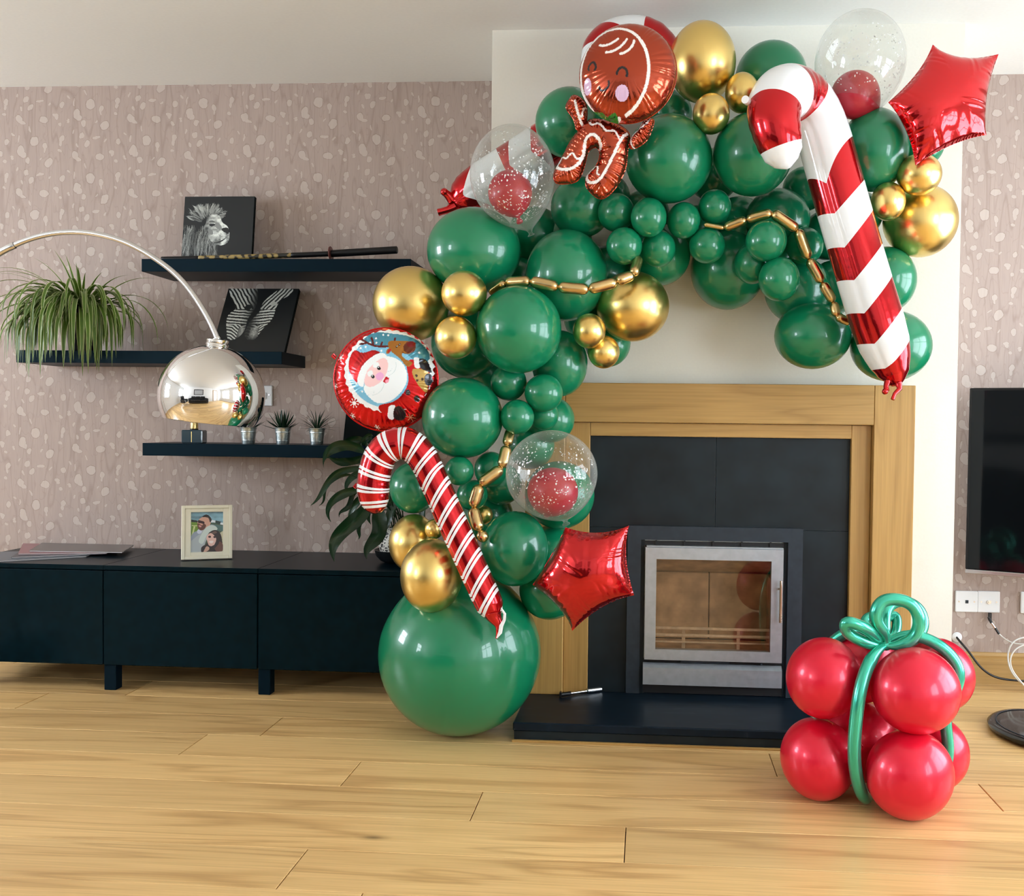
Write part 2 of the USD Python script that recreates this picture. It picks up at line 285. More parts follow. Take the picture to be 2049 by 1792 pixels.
def wood(name, axis, dark, mid, light, rough=.35, knots=True, per_piece=.35, ring=11.0, coat=.0):
    """plain-sawn oak: fibres along the axis, cathedral rings, an offset and a tone of its own for every piece"""
    sc = {'x': (1.1, 13, 13), 'z': (13, 13, 1.1), 'y': (13, 1.1, 13)}[axis]; fine = {'x': (6, 260, 260), 'z': (260, 260, 6), 'y': (260, 6, 260)}[axis]
    kn = {'x': (1.6, 4.2, 1), 'z': (4.2, 4.2, 1.6), 'y': (4.2, 1.6, 1)}[axis]
    n = {'g': ('geometry', {}), 'o': ('object_info', {}), 'off': ('math', dict(math_type='multiply', value2=91.0)), 'oc': ('combine_xyz', {}), 'a': ('vector_math', dict(math_type='add')),
         'm': ('mapping', dict(scale=sc)), 'n1': ('noise_texture', dict(scale=.55, detail=2.5, roughness=.5, distortion=.5)), 'rg': ('math', dict(math_type='multiply', value2=ring)), 'fr': ('math', dict(math_type='pingpong', value2=1.0)),
         'fm': ('mapping', dict(scale=tuple(x * .62 for x in fine))), 'n2': ('noise_texture', dict(scale=1, detail=3)), 'n3': ('noise_texture', dict(scale=.22, detail=3)),
         'r1': ('rgb_ramp', {'ramp': [(.30, light), (.52, mid), (.75, light)]}), 'r2': ('rgb_ramp', {'ramp': [(0, dark), (.20, mid), (.40, light), (1, light)]}), 'mx': ('mix', dict(fac=.44)),
         'fi': ('mix', dict(mix_type='multiply', fac=.5)), 'r3': ('rgb_ramp', {'ramp': [(.3, (.72, .68, .62)), (.65, (1.05, 1.04, 1.03))]}),
         'tone': ('map_range', dict(from_min=0, from_max=1, to_min=1 - per_piece / 2, to_max=1 + per_piece / 3)), 'tv': ('hsv', {}), 'p': ('principled_bsdf', dict(roughness=rough, coat_weight=coat, coat_roughness=.15)), 'b': ('bump', dict(strength=.08, distance=.001))}
    l = [('o.random', 'off.value1'), ('off.value', 'oc.x'), ('off.value', 'oc.y'), ('off.value', 'oc.z'), ('g.position', 'a.vector1'), ('oc.vector', 'a.vector2'), ('a.vector', 'm.vector'), ('m.vector', 'n1.vector'), ('n1.fac', 'rg.value1'), ('rg.value', 'fr.value1'), ('fr.value', 'r2.fac'),
         ('a.vector', 'fm.vector'), ('fm.vector', 'n2.vector'), ('m.vector', 'n3.vector'), ('n3.fac', 'r1.fac'), ('r1.color', 'mx.color1'), ('r2.color', 'mx.color2'), ('mx.color', 'fi.color1'), ('n2.fac', 'r3.fac'), ('r3.color', 'fi.color2'),
         ('o.random', 'tone.value'), ('tone.result', 'tv.value'), ('n2.fac', 'b.height'), ('b.normal', 'p.normal')]
    last = 'fi.color'
    if knots:
        n |= {'km': ('mapping', dict(scale=kn)), 'kv': ('voronoi_texture', dict(scale=1.0, randomness=1.0)), 'kr': ('rgb_ramp', {'ramp': [(0, (1, 1, 1)), (.018, (.8, .8, .8)), (.045, (.3, .3, .3)), (.08, (0, 0, 0))]}), 'kk': ('mix', dict(color2=tuple(x * .35 for x in mid)))}
        l += [('a.vector', 'km.vector'), ('km.vector', 'kv.vector'), ('kv.distance', 'kr.fac'), ('kr.color', 'kk.fac'), (last, 'kk.color1')]; last = 'kk.color'
    l += [(last, 'tv.color'), ('tv.color', 'p.base_color')]
    mat(name, n, l)
wood('oak_floor', 'x', (.44, .25, .095), (.64, .39, .156), (.81, .54, .235), .32, True, .36)
wood('oak_upright', 'z', (.33, .175, .045), (.43, .245, .068), (.50, .295, .088), .42, False, .10)
wood('oak_beam', 'x', (.33, .175, .045), (.43, .245, .068), (.50, .295, .088), .42, False, .10)
wood('oak_skirting', 'x', (.34, .19, .06), (.44, .26, .085), (.52, .32, .115), .42, False, .1)

# ------------------------------------------------------------------ the room
H = 2.4
floor = thing('floor', None, None, (0, 0, 0), kind='structure')
part(floor, 'subfloor', box(XL, XR, YB, D, -.06, -.012), 'black_gap', False)
PW, Y0 = .1975, 3.405
known = {-1: [-1.901, .3, 1.9], 0: [-2.19, -.2, 1.8], 1: [-1.233, .9], 2: [-1.405, .386, 2.1], 3: [-2.7, -.842, .953], 4: [-2.3, -.441, 1.5], 5: [-.043, 1.9], 6: [-.792, 1.25], 7: [-.60, 1.3]}
known[-2] = [-2.9, -.6, 1.5]; known[0] = [-2.19, -.25, 1.75]
k0, k1 = int(math.floor((Y0 - D) / PW)) , int(math.ceil((Y0 - YB) / PW))
for k in range(k0, k1):
    ya, yb = min(D, Y0 - k * PW), max(YB, Y0 - (k + 1) * PW)
    if ya - yb < .02: continue
    js = known.get(k) or [XL + (1.3 * k % 1.9) + .3 + 1.9 * i for i in range(4)]
    xs = [XL] + sorted(x for x in js if XL + .15 < x < XR - .1) + [XR]
    while xs[1] - xs[0] > 2.3: xs.insert(1, xs[1] - 1.95)
    for x0, x1 in zip(xs[:-1], xs[1:]):
        part(floor, 'plank', box(x0 + .0011, x1 - .0011, yb + .0004, ya - .0004, -.014, 0, .0013), 'oak_floor', False)
struct('ceiling', box(XL - .3, XR + .3, YB - .3, D + .3, H, H + .1), 'ceiling_paint')
struct('wall_back', box(XL - .3, XR + .3, D, D + .2, -.06, H), 'wallpaper')
CHX0, CHX1, CHY = -.5695, 1.0625, 3.433                              # chimney breast
fx0, fx1, fz1 = -.005, .478, .600                                    # the opening that takes the stove
struct('wall_chimney_breast', cat(box(CHX0, fx0, CHY, D, 0, H), box(fx1, CHX1, CHY, D, 0, H), box(fx0, fx1, CHY, D, fz1, H)), 'cream_paint')
struct('wall_behind_camera', box(XL - .3, XR + .3, YB - .2, YB, -.06, H), 'white_paint')
def wall_with_windows(name, x0, x1, wins, z1=H):
    ys = [YB] + [y for w in sorted(wins) for y in w[:2]] + [D]; ms = []
    for i in range(0, len(ys), 2): ms.append(box(x0, x1, ys[i], ys[i + 1], -.06, z1))
    for a, b, c, d in wins: ms += [box(x0, x1, a, b, -.06, c), box(x0, x1, a, b, d, z1)]
    struct(name, cat(*ms), 'white_paint')
wall_with_windows('wall_right', XR, XR + .25, RW)
wall_with_windows('wall_left', XL - .25, XL, LW)
def window(x, w, n, sign):
    y0, y1, z0, z1 = w; t = thing('window_%d' % n, None, None, (x, (y0 + y1) / 2, z0), kind='structure')
    a, b = x + .03 * sign, x + .09 * sign; fs = .055
    part(t, 'window_frame', cat(box(a, b, y0, y1, z0, z0 + fs), box(a, b, y0, y1, z1 - fs, z1), box(a, b, y0, y0 + fs, z0, z1), box(a, b, y1 - fs, y1, z0, z1)), 'white_gloss', False)
    nb = 2 if y1 - y0 > 1.1 else 1
    for i in range(1, nb): part(t, 'mullion', box(a, b, y0 + (y1 - y0) * i / nb - .035, y0 + (y1 - y0) * i / nb + .035, z0, z1), 'white_gloss', False)
    part(t, 'transom', box(a, b, y0, y1, z1 - .52, z1 - .47), 'white_gloss', False)
    part(t, 'pane', box(x + .058 * sign, x + .062 * sign, y0 + .02, y1 - .02, z0 + .02, z1 - .02), 'window_glass', False)
    part(t, 'window_sill', box(x - .10 * sign, x + .02 * sign, y0 - .05, y1 + .05, z0 - .035, z0, .008), 'white_gloss', 30)
for i, w in enumerate(RW): window(XR, w, i + 1, 1)
for i, w in enumerate(LW): window(XL, w, i + 3, -1)
def ring_slab(x0, x1, z0, z1, a0, a1, b0, b1, y0, y1):
    return slab(Polygon([(x0, z0), (x1, z0), (x1, z1), (x0, z1)], [[(a0, b0), (a1, b0), (a1, b1), (a0, b1)]]), y0, y1)
def skirting(name, x0, x1):
    pr = Polygon([(0, 0), (.018, 0), (.018, .098), (.012, .102), (.014, .112), (.008, .122), (0, .124)])
    e = trimesh.creation.extrude_polygon(pr, x1 - x0, engine='earcut'); v = np.array(e.vertices)
    struct(name, trimesh.Trimesh(np.stack([x0 + v[:, 2], D - v[:, 0], v[:, 1]], 1), e.faces[:, ::-1], process=False), 'oak_skirting')
skirting('baseboard_right', CHX1, XR); skirting('baseboard_left', XL, CHX0)
# door, picture and sofa on the side of the room behind the camera (seen mirrored in the chrome shade)
dr = thing('door_1', None, None, (1.2, YB, 0), kind='structure')
part(dr, 'door_leaf', box(.85, 1.60, YB, YB + .035, .005, 2.0, .004), 'white_gloss', False)
part(dr, 'door_frame', cat(box(.78, .85, YB, YB + .05, 0, 2.07), box(1.60, 1.67, YB, YB + .05, 0, 2.07), box(.85, 1.60, YB, YB + .05, 2.0, 2.07)), 'oak_upright', False)
part(dr, 'door_handle', cat(cyl((.92, YB + .03, 1.0), (.92, YB + .08, 1.0), .012), cyl((.92, YB + .075, 1.0), (1.04, YB + .075, 1.0), .009)), 'brushed_chrome')
pc = thing('framed_picture', 'large black framed picture on the wall behind the camera', 'picture', (-1.6, YB, 1.2))
part(pc, 'picture_frame', slab(Polygon([(-2.35, 1.15), (-.85, 1.15), (-.85, 2.0), (-2.35, 2.0)], [[(-2.27, 1.23), (-.93, 1.23), (-.93, 1.92), (-2.27, 1.92)]]), YB, YB + .03), 'black_satin', False)
part(pc, 'picture_print', box(-2.27, -.93, YB, YB + .012, 1.23, 1.92), 'pale_cloth', False)
so = thing('sofa', 'long black leather sofa below the framed picture behind the camera', 'sofa', (-1.6, YB + .6, 0))
part(so, 'seat_base', box(-2.95, -.35, YB + .08, YB + 1.0, .08, .32, .03), 'leather_black')
for i in range(3): part(so, 'seat_cushion', box(-2.70 + .70 * i, -2.01 + .70 * i, YB + .32, YB + 1.03, .32, .50, .05), 'leather_black')
for i in range(3): part(so, 'back_cushion', box(-2.70 + .70 * i, -2.01 + .70 * i, YB + .10, YB + .36, .46, .92, .08), 'leather_black')
for x in (-2.97, -.58): part(so, 'armrest', box(x, x + .25, YB + .08, YB + 1.02, .08, .68, .06), 'leather_black')
for x in (-2.87, -.43):
    for y in (YB + .15, YB + .93): part(so, 'leg', box(x - .03, x + .03, y - .03, y + .03, 0, .08), 'black_satin', False)
ac = thing('armchair', 'black leather armchair with chrome runners left of the camera', 'armchair', (-3.3, .2, 0))
part(ac, 'seat_cushion', box(-3.65, -2.95, -.15, .55, .30, .48, .06), 'leather_black'); part(ac, 'back_cushion', box(-3.72, -3.50, -.15, .55, .44, .98, .08), 'leather_black')
for y in (-.26, .55): part(ac, 'armrest', box(-3.68, -2.98, y, y + .11, .28, .62, .04), 'leather_black')
for y in (-.20, .60): part(ac, 'runner', tube(spline(np.array([(-2.98, y, .60), (-2.90, y, .35), (-2.98, y, .03), (-3.3, y, .016), (-3.66, y, .016)]), 30)[0], .015, 12), 'chrome', True)

# ------------------------------------------------------------------ navy cabinets with push-open fronts
CY0 = 3.455
cx = [-2.613, -2.015, -1.425, -.835]
cabs = ['left-hand navy cabinet with magazines lying on its top', 'middle navy cabinet carrying the cream photo frame', 'right-hand navy cabinet carrying the bowl-potted plant']
for i in range(3):
    t = thing('cabinet', cabs[i], 'cabinet', ((cx[i] + cx[i + 1]) / 2, (CY0 + D) / 2, 0))
    part(t, 'cabinet_body', cat(box(cx[i] + .0005, cx[i + 1] - .0005, CY0 + .019, D - .002, .095, .449, .001), box(cx[i] + .0005, cx[i + 1] - .0005, CY0 + .002, D - .002, .450, .468, .0015)), 'navy_lacquer', False)
    part(t, 'cabinet_door', box(cx[i] + .0022, cx[i + 1] - .0022, CY0, CY0 + .018, .0965, .4475, .0015), 'navy_lacquer', False)
    legs = [(cx[i] + .012, 3.462), (cx[i] + .012, 3.86)] + ([(cx[i + 1] - .06, 3.462), (cx[i + 1] - .06, 3.86)] if i == 2 else [])
    for lx, ly in legs: part(t, 'leg', box(lx - .012, lx + .033, ly, ly + .045, 0, .0955, .002), 'navy_shelf', False)
# floating shelves
SY = D - .26
for nm, x0, x1, z1 in (('topmost floating shelf carrying the sword and the lion canvas', -1.985, -.917, 1.6375), ('middle floating shelf carrying the spider plant and zebra canvas', -2.498, -1.4225, 1.2795), ('lowest floating shelf carrying the small metal plant pots', -1.982, -.895, .9185)):
    single('wall_shelf', 'dark navy ' + nm, 'shelf', box(x0, x1, SY, D - .001, z1 - .049, z1, .0012), 'navy_shelf', False)
Z1, Z2, Z3 = 1.6375, 1.2795, .9185

# ------------------------------------------------------------------ fireplace
fp = thing('fireplace_surround', 'honey oak fireplace surround with stepped inner frame', 'fireplace', (.247, 3.40, 0.06))
ox0, ox1, lw_ = -.428, .906, .137
OF, IF = 3.370, 3.404
part(fp, 'outer_leg', box(ox0, ox0 + lw_, OF, CHY, .0605, 1.157, .002), 'oak_upright', False)
part(fp, 'outer_leg', box(ox1 - lw_, ox1, OF, CHY, .0605, 1.157, .002), 'oak_upright', False)
part(fp, 'beam', box(ox0 + lw_ + .0008, ox1 - lw_ - .0008, OF, CHY, 1.0205, 1.157, .002), 'oak_beam', False)
part(fp, 'inner_leg', box(ox0 + lw_ + .0008, -.2045, IF, CHY, .0605, 1.0195, .0015), 'oak_upright', False)
part(fp, 'inner_leg', box(.7015, ox1 - lw_ - .0008, IF, CHY, .0605, 1.0195, .0015), 'oak_upright', False)
part(fp, 'header', box(-.2037, .7007, IF, CHY, .9725, 1.0195, .0015), 'oak_beam', False)
sl = thing('slate_back_panel', 'dark slate lining panels around the stove inside the oak surround', 'fireplace panel', (.247, 3.42, .06))
SF = 3.424
for x0, x1, z0, z1 in ((-.2035, .2375, .650, .9715), (.2385, .7005, .650, .9715), (-.2035, fx0 - .002, .0605, .649), (fx1 + .002, .7005, .0605, .649)):
    part(sl, 'slate_panel', box(x0, x1, SF, CHY + .0, z0, z1, .0008), 'slate', False)
he = thing('hearth', 'dark slate hearth slab in front of the stove', 'hearth', (.247, 3.2, 0))
hx0, hx1, HY = -.419, .905, 3.048
part(he, 'hearth_top', box(hx0, hx1, HY - .006, CHY + .03, .032, .0605, .004), 'hearth_slate', False)
part(he, 'hearth_base', box(hx0 + .004, hx1 - .004, HY, CHY + .03, .001, .0318), 'slate', False)
# the oak threshold strip along the hearth's foot
struct('trim_1', box(hx0 - .002, hx1, HY - .014, HY - .002, 0, .006, .001), 'oak_beam')

st = thing('stove', 'inset wood stove with silver glazed door and dark steel frame', 'stove', (.237, 3.42, .06))
# px helper on the stove's front plane
SP = 3.412
def sx(x, y, Y=SP): return at(x, y, Y)
a, b = sx(1257, 1050), sx(1607, 1058.6); c0, c1 = sx(1282, 1079), sx(1576.5, 1086); zb = .062
fo = dict(x0=-.068, x1=.543, z1=.657); fi = dict(x0=-.0205, x1=.4925, z1=.608)
part(st, 'stove_frame', slab(Polygon([(fo['x0'], zb), (fi['x0'], zb), (fi['x0'], fi['z1']), (fi['x1'], fi['z1']), (fi['x1'], zb), (fo['x1'], zb), (fo['x1'], fo['z1']), (fo['x0'], fo['z1'])]), SP, CHY), 'stove_dark', False)
# firebox recess
rx0, rx1, rz0, rz1, ry = fx0 + .003, fx1 - .003, .062, fz1 - .003, D - .08
part(st, 'firebox', cat(box(rx0, rx0 + .006, CHY, ry, rz0, rz1), box(rx1 - .006, rx1, CHY, ry, rz0, rz1), box(rx0, rx1, CHY, ry, rz1 - .006, rz1), box(rx0, rx1, CHY, ry, rz0, rz0 + .006), box(rx0, rx1, ry, ry + .006, rz0, rz1)), 'stove_black', False)
part(st, 'vent_bar', cat(box(fi['x0'] + .012, fi['x1'] - .010, SP + .012, SP + .03, .586, .603), *[box(fi['x0'] + .05 + .1 * i, fi['x0'] + .056 + .1 * i, SP + .008, SP + .012, .588, .606) for i in range(5)]), 'stove_black', False)
d0, d1, d2, d3 = -.0045, .4755, .186, .583                           # door
g0, g1, g2, g3 = .0345, .4345, .223, .542                            # its glass
DF = SP - .010
dp = part(st, 'stove_door', cat(ring_slab(d0, d1, d2, d3, g0, g1, g2, g3, DF, SP + .02), box(d0 + .003, d1, SP - .004, SP + .02, d3, d3 + .006, .001)), 'stove_silver', False)
part(dp, 'glass_pane', box(g0 + .0003, g1 - .0003, DF + .006, DF + .010, g2 + .0003, g3 - .0003), 'stove_glass', False)
hx = .4655
part(dp, 'door_handle', cat(tube(np.array([(hx, DF - .020, .332), (hx, DF - .022, .36), (hx, DF - .022, .455), (hx, DF - .020, .478)]), [.004, .005, .005, .004], 12), cyl((hx - .003, DF, .447), (hx, DF - .022, .450), .0045), *[trimesh.creation.torus(.0052, .0011, 12, 8, transform=trimesh.transformations.translation_matrix((hx, DF - .0215, .335 + .0045 * i))) for i in range(7)]), 'copper_handle', label='copper coloured door handle')
part(st, 'ash_drawer', cat(slab(Polygon([(d0 - .004, .098), (d1 + .001, .098), (d1 + .001, .158), (d0 - .004, .158)]), SP + .010, SP - .012), ), 'stove_silver', False, label='silver ash drawer under the door')
part(st, 'ash_lip', trimesh.convex.convex_hull(np.array([(x, y, z) for x in (d0 - .004, d1 + .001) for y, z in ((SP - .012, .158), (SP + .012, .158), (SP + .012, .172), (SP + .006, .172))])), 'stove_silver', False)
part(st, 'air_slider', box(d0 + .13, d0 + .30, SP + .006, SP + .0135, .1735, .181), 'stove_dark', 30)
part(st, 'slider_pin', cyl((d1 - .07, SP + .010, .177), (d1 - .07, SP - .012, .180), .003), 'stove_dark')
part(st, 'plinth', cat(box(d0 - .014, d1 + .014, SP + .014, SP + .03, .0625, .097), box(d0 - .014, d1 + .014, SP + .016, SP + .03, .1585, .1845)), 'stove_black', False)
by = CHY + .20
for x0, x1, y in ((.016, .2325, by), (.2365, .455, by)): part(st, 'firebrick', box(x0, x1, y, y + .03, .215, .462, .002), 'firebrick', False)
part(st, 'baffle_plate', trimesh.convex.convex_hull(np.array([(x, y, z) for x in (.014, .458) for y, z in ((by + .02, .463), (by + .02, .475), (CHY + .05, .56), (CHY + .05, .548))])), 'firebrick', False)
for x in (rx0 + .0065, rx1 - .0285): part(st, 'firebrick', box(x, x + .022, CHY + .06, by - .001, .215, .462, .002), 'firebrick', False)
part(st, 'grate_floor', box(rx0 + .008, rx1 - .008, CHY + .03, by, .19, .212), 'firebrick', False)
for z, w in ((.287, .009), (.262, .009), (.238, .006)): part(st, 'grate_bar', box(.018, .452, CHY + .028, CHY + .038, z - w / 2, z + w / 2, .001), 'fire_bar', False)
for x in (.135, .330): part(st, 'grate_upright', box(x - .006, x + .006, CHY + .0385, CHY + .046, .213, .290, .001), 'fire_bar', False)
# loose tool on the hearth
t0, t1 = atz(1122, 1391, .067), atz(1217, 1377, .067); t0[2] = t1[2] = .0695; dv = t1 - t0
tl = thing('stove_tool', 'chrome stove handle with black tip lying on the hearth', 'tool', ((t0 + t1) / 2) * [1, 1, 0] + [0, 0, .0605])
part(tl, 'tool_tip', cat(box(t0[0] - .004, t0[0] + .003, t0[1] - .010, t0[1] + .010, .0607, .080, .001), cyl(t0, t0 + dv * .2, .0075, 12)), 'black_satin', label='black tip of the tool')
part(tl, 'tool_shaft', cyl(t0 + dv * .2, t0 + dv * .56, .0042, 14), 'brushed_chrome')
part(tl, 'tool_grip', cat(tube(np.array([t0 + dv * k for k in (.54, .55, .84, .85)]), [.006, .0088, .0088, .006], 16), cyl(t0 + dv * .85, t1, .005, 14)), 'brushed_chrome')
# ------------------------------------------------------------------ latex balloons
def balloon_shape(n=44, m=34, neck=True):
    """unit balloon, neck towards +y: a slightly pear-shaped sphere that draws in to its tied neck"""
    t = np.linspace(0.02, math.pi - (.12 if neck else .002), m); r = np.sin(t); y = -np.cos(t)
    k = np.clip((t - math.pi * .55) / (math.pi * .45), 0, 1); y = y + .10 * k ** 2 + .10 * k ** 5; r = r * (1 - .06 * k)
    pr = np.stack([np.r_[0, r], np.r_[-1, y]], 1)
    if neck: pr = np.vstack([pr, [[.075, pr[-1, 1] + .03], [.05, pr[-1, 1] + .07], [.045, pr[-1, 1] + .10], [.085, pr[-1, 1] + .13], [.09, pr[-1, 1] + .145], [0, pr[-1, 1] + .14]]])
    a = np.arange(n) * 2 * np.pi / n
    v = np.stack([pr[:, :1] * np.cos(a), np.repeat(pr[:, 1:], n, 1), pr[:, :1] * np.sin(a)], -1).reshape(-1, 3)
    return v, grid_faces(len(pr), n, True)[:, ::-1]
BV, BF = balloon_shape()
def turned(v, d):
    """turn +y to the direction d"""
    d = np.asarray(d, float) / np.linalg.norm(d); y = np.array([0, 1.0, 0]); ax = np.cross(y, d); s = np.linalg.norm(ax)
    if s < 1e-6: return v
    return v @ trimesh.transformations.rotation_matrix(math.atan2(s, d[1]), ax / s)[:3, :3].T
def balloon_mesh(px, py, rx, ry, Y, neck=(0, 1, 0), stretch=None):
    c = at(px, py, Y); q = mpp(c); v = turned(BV.copy(), neck); ext = np.array([np.abs(v[:, 0]).max(), 1, np.abs(v[:, 2]).max()])
    ry_ = math.sqrt(rx * ry)
    return trimesh.Trimesh(v * np.array([rx, ry_, ry]) * q + c, BF, process=False)
GB = [  # px py rx ry Y, what singles it out
 (949,502,94,86,3.10,'big green balloon on the outer left curve above the small gold pair'),
 (1038,659,86,87.5,2.98,'big bright green balloon in front, under the left gold link chain'),
 (935,685,72,73,3.25,'dark green balloon behind the lower small gold balloon on the left'),
 (1134,551,82,91,3.12,'big green balloon with the gold link chain running across it'),
 (1163,415,61,60,3.166,'dark green balloon right below the left foot of the gingerbread figure'),
 (1072,470,56,56,3.30,'dark green balloon half hidden below the upper left clear balloon'),
 (1213,395,48,48,3.294,'green balloon almost hidden behind the right foot of the gingerbread figure'),
 (1233,425,37,38,3.09,'small green balloon touching the gingerbread figure\'s right foot from below'),
 (1298,435,36,39,3.03,'small bright green balloon foremost in the cluster under the biggest top green balloon'),
 (1368,441,33.5,36,3.08,'small green balloon midway along the arch, left of the right gold chain\'s tail'),
 (1249,492,36,37,3.04,'small green balloon just above the right end of the left gold chain'),
 (1317,497,35,37,3.099,'small green balloon above the large gold balloon inside the arch'),
 (1430,414,33,35,3.10,'small green balloon above the left tail of the right gold chain'),
 (1415,491,36,36,3.10,'small green balloon below the left tail of the right gold chain'),
 (1533,482,41,41,3.036,'small glossy green balloon hanging under the crest of the right gold chain'),
 (1559,558,41,44,3.05,'small glossy green balloon lowest of the three under the right gold chain'),
 (1505,527,36,41,3.128,'small dark green balloon wedged behind the two glossy ones under the right chain'),
 (1610,492,37,37,3.16,'small dark green balloon behind the bend of the right gold chain'),
 (1018,765,36,37,3.06,'small green balloon peeping out below the big bright front green balloon'),
 (1088,786,38.5,38,3.02,'small green balloon beside the mantel\'s left end, uppermost of the front trio'),
 (1035,834,34,35,3.0,'small green balloon on top of the lowest gold chain'),
 (1088,830,30,30,3.10,'small green balloon half hidden just above the lower clear balloon'),
 (919,942,29.5,29,2.97,'smallest round green balloon right beside the thin-striped candy cane'),
 (982,939,33,36,3.08,'small dark green balloon behind the diagonal link of the lowest gold chain'),
 (945,990,31,31,3.06,'small dark green balloon between the thin-striped cane and the lowest gold chain'),
 (1456,540,74,79,3.286,'large dark green balloon against the chimney breast under the middle of the arch'),
 (1596,580,66,67,3.287,'large dark green balloon behind the right gold chain, above the lowest inner one'),
 (1626,672,76,66,3.173,'large green balloon hanging lowest on the inner right of the arch'),
 (1782,692,80,71,3.18,'large green balloon behind the lower end of the wide-striped candy cane'),
 (1771,560,61,66,3.22,'green balloon right of the wide-striped cane, below the large gold balloon'),
 (1718,430,47,47,3.24,'green balloon squeezed between the wide-striped cane and the right small gold balloon'),
 (1749,300,68,82,3.102,'large green balloon right of the wide-striped cane under the clear balloon'),
 (1845,290,43,43,3.19,'green balloon almost hidden behind the upper red star'),
 (1543,155,71,70,3.26,'green balloon rising behind the crook of the wide-striped candy cane'),
 (1338,318,87,87,3.06,'biggest top green balloon, right of the gingerbread figure\'s legs'),
 (1506,309,79,82,3.06,'large green balloon behind the hanging tip of the wide-striped cane'),
 (1140,246,69,69,3.10,'large green balloon behind the gingerbread figure\'s raised left arm'),
 (1338,228,47,47,3.26,'green balloon behind the right side of the gingerbread figure\'s head'),
 (1556,437,64,59,3.231,'dark teal green balloon behind the crest of the right gold chain'),
 (1610,378,44,44,3.289,'dark green balloon in the gap between cane tip and cane stem'),
 (1320,510,61,61,3.241,'green balloon behind the large gold balloon inside the arch'),
 (1216,686,46,48,3.26,'green balloon behind the two small gold balloons inside the arch'),
 (1120,727,56,66,3.14,'green balloon above the mantel\'s left end, right of the big bright one'),
 (1103,839,47,46,3.22,'green balloon overlapping the left end of the oak mantel beam'),
 (926,836,81,81,3.02,'large green balloon right of the round printed foil balloon'),
 (1003,968,42,42,3.20,'dark green balloon deep behind the lower clear balloon\'s left edge'),
 (828,975,48,52,3.15,'dark green balloon seen through the crook of the thin-striped cane'),
 (1030,1097,67,75,3.02,'large green balloon left of the lower red star'),
 (1120,990,70,68,3.20,'large green balloon behind and below the lower clear balloon'),
 (1105,1105,55,55,3.267,'green balloon deep between the lower clear balloon and the lower red star'),
 (1100,1178,61,61,3.126,'green balloon behind the lower left point of the lower red star'),
 (1128,486,58,58,3.325,'deep dark green balloon in the gap left of the chain-crossed big green one'),
 (1210,548,56,56,3.325,'deep dark green balloon below the small green one that tops the left gold chain'),
 (1178,636,50,50,3.335,'deep dark green balloon behind the upper of the two small gold ones inside the arch'),
 (1478,452,58,58,3.325,'deep dark green balloon behind the left half of the right gold chain'),
 (1548,512,54,54,3.330,'deep dark green balloon in the gap between the small glossy ones under the right chain'),
 (1655,470,50,50,3.335,'deep dark green balloon beside the stem of the wide-striped cane, upper one'),
 (1668,575,54,54,3.330,'deep dark green balloon beside the stem of the wide-striped cane, lower one'),
 (1048,556,50,50,3.330,'deep dark green balloon behind the left start of the left gold chain'),
 (1392,462,50,50,3.335,'deep dark green balloon between the two small ones left of the right gold chain'),
 (1428,350,52,52,3.330,'deep dark green balloon in the dark gap between the two biggest top green ones'),
 (985,745,54,54,3.330,'deep dark green balloon left of the small one under the big bright front balloon'),
 (1062,890,48,48,3.270,'deep dark green balloon behind the upper left of the lower clear balloon'),
 (975,1030,52,52,3.290,'deep dark green balloon behind the bottom links of the lowest gold chain'),
 (1290,430,50,50,3.335,'deep dark green balloon behind the small cluster under the biggest top green balloon'),
]
for x, y, rx, ry, Y, lab in GB:
    c = at(x, y, Y); hub = np.array([.25 + (c[0] - .25) * .82, 3.36, c[2] * .98])
    single('green_balloon', lab, 'balloon', balloon_mesh(x, y, rx, ry, Y, hub - c + [0, .25, 0]), 'green_latex', True, group='green latex balloons of the garland', loc=c)
gi = at(921, 1305, 3.11); gr = gi[2]
single('giant_green_balloon', 'giant green balloon standing on the floor at the foot of the garland', 'balloon', trimesh.Trimesh(turned(BV, (0, .35, 1)) * gr + gi, BF, process=False), 'green_latex', True, loc=[gi[0], gi[1], 0])
OB = [
 (823,608,76,75,3.10,'large gold balloon standing out at the far left above the round printed foil balloon'),
 (929,587,45.5,45.5,2.93,'small gold balloon, upper of the two beside the large left gold one'),
 (912,675,42,43,2.93,'small gold balloon, lower of the two beside the large left gold one'),
 (1841,442,73,72,3.20,'large gold balloon at the far right end against the chimney edge'),
 (1839,349,44,41,3.048,'small gold balloon right under the lowest point of the upper red star'),
 (1777,403,34,38,3.06,'small gold balloon left of the large far right gold one'),
 (1405,125,67,79,3.10,'large gold balloon at the top right of the gingerbread figure\'s head'),
 (1485,186,34,40,3.05,'small gold balloon touching the crook of the wide-striped candy cane'),
 (1423,228,37,40,3.0,'small gold balloon directly below the large top gold balloon'),
 (1266,613,73,70,3.14,'large gold balloon inside the arch above the oak mantel'),
 (1179,662,33,35,3.0,'small gold balloon, upper of the pair under the large inner gold one'),
 (1208,704,32,33,3.06,'small gold balloon, lower of the pair just above the oak mantel'),
 (828,1086,49,58,3.12,'gold balloon left of the thin-striped cane beside the bowl-potted plant'),
 (864,1151,62,74,2.94,'large gold balloon resting on top of the giant green balloon'),
 (968,1030,18,19,3.10,'tiny gold balloon behind the lower links of the lowest gold chain'),
 (869,1058,19,20,3.04,'tiny gold balloon peeping out left of the thin-striped cane\'s stem'),
]
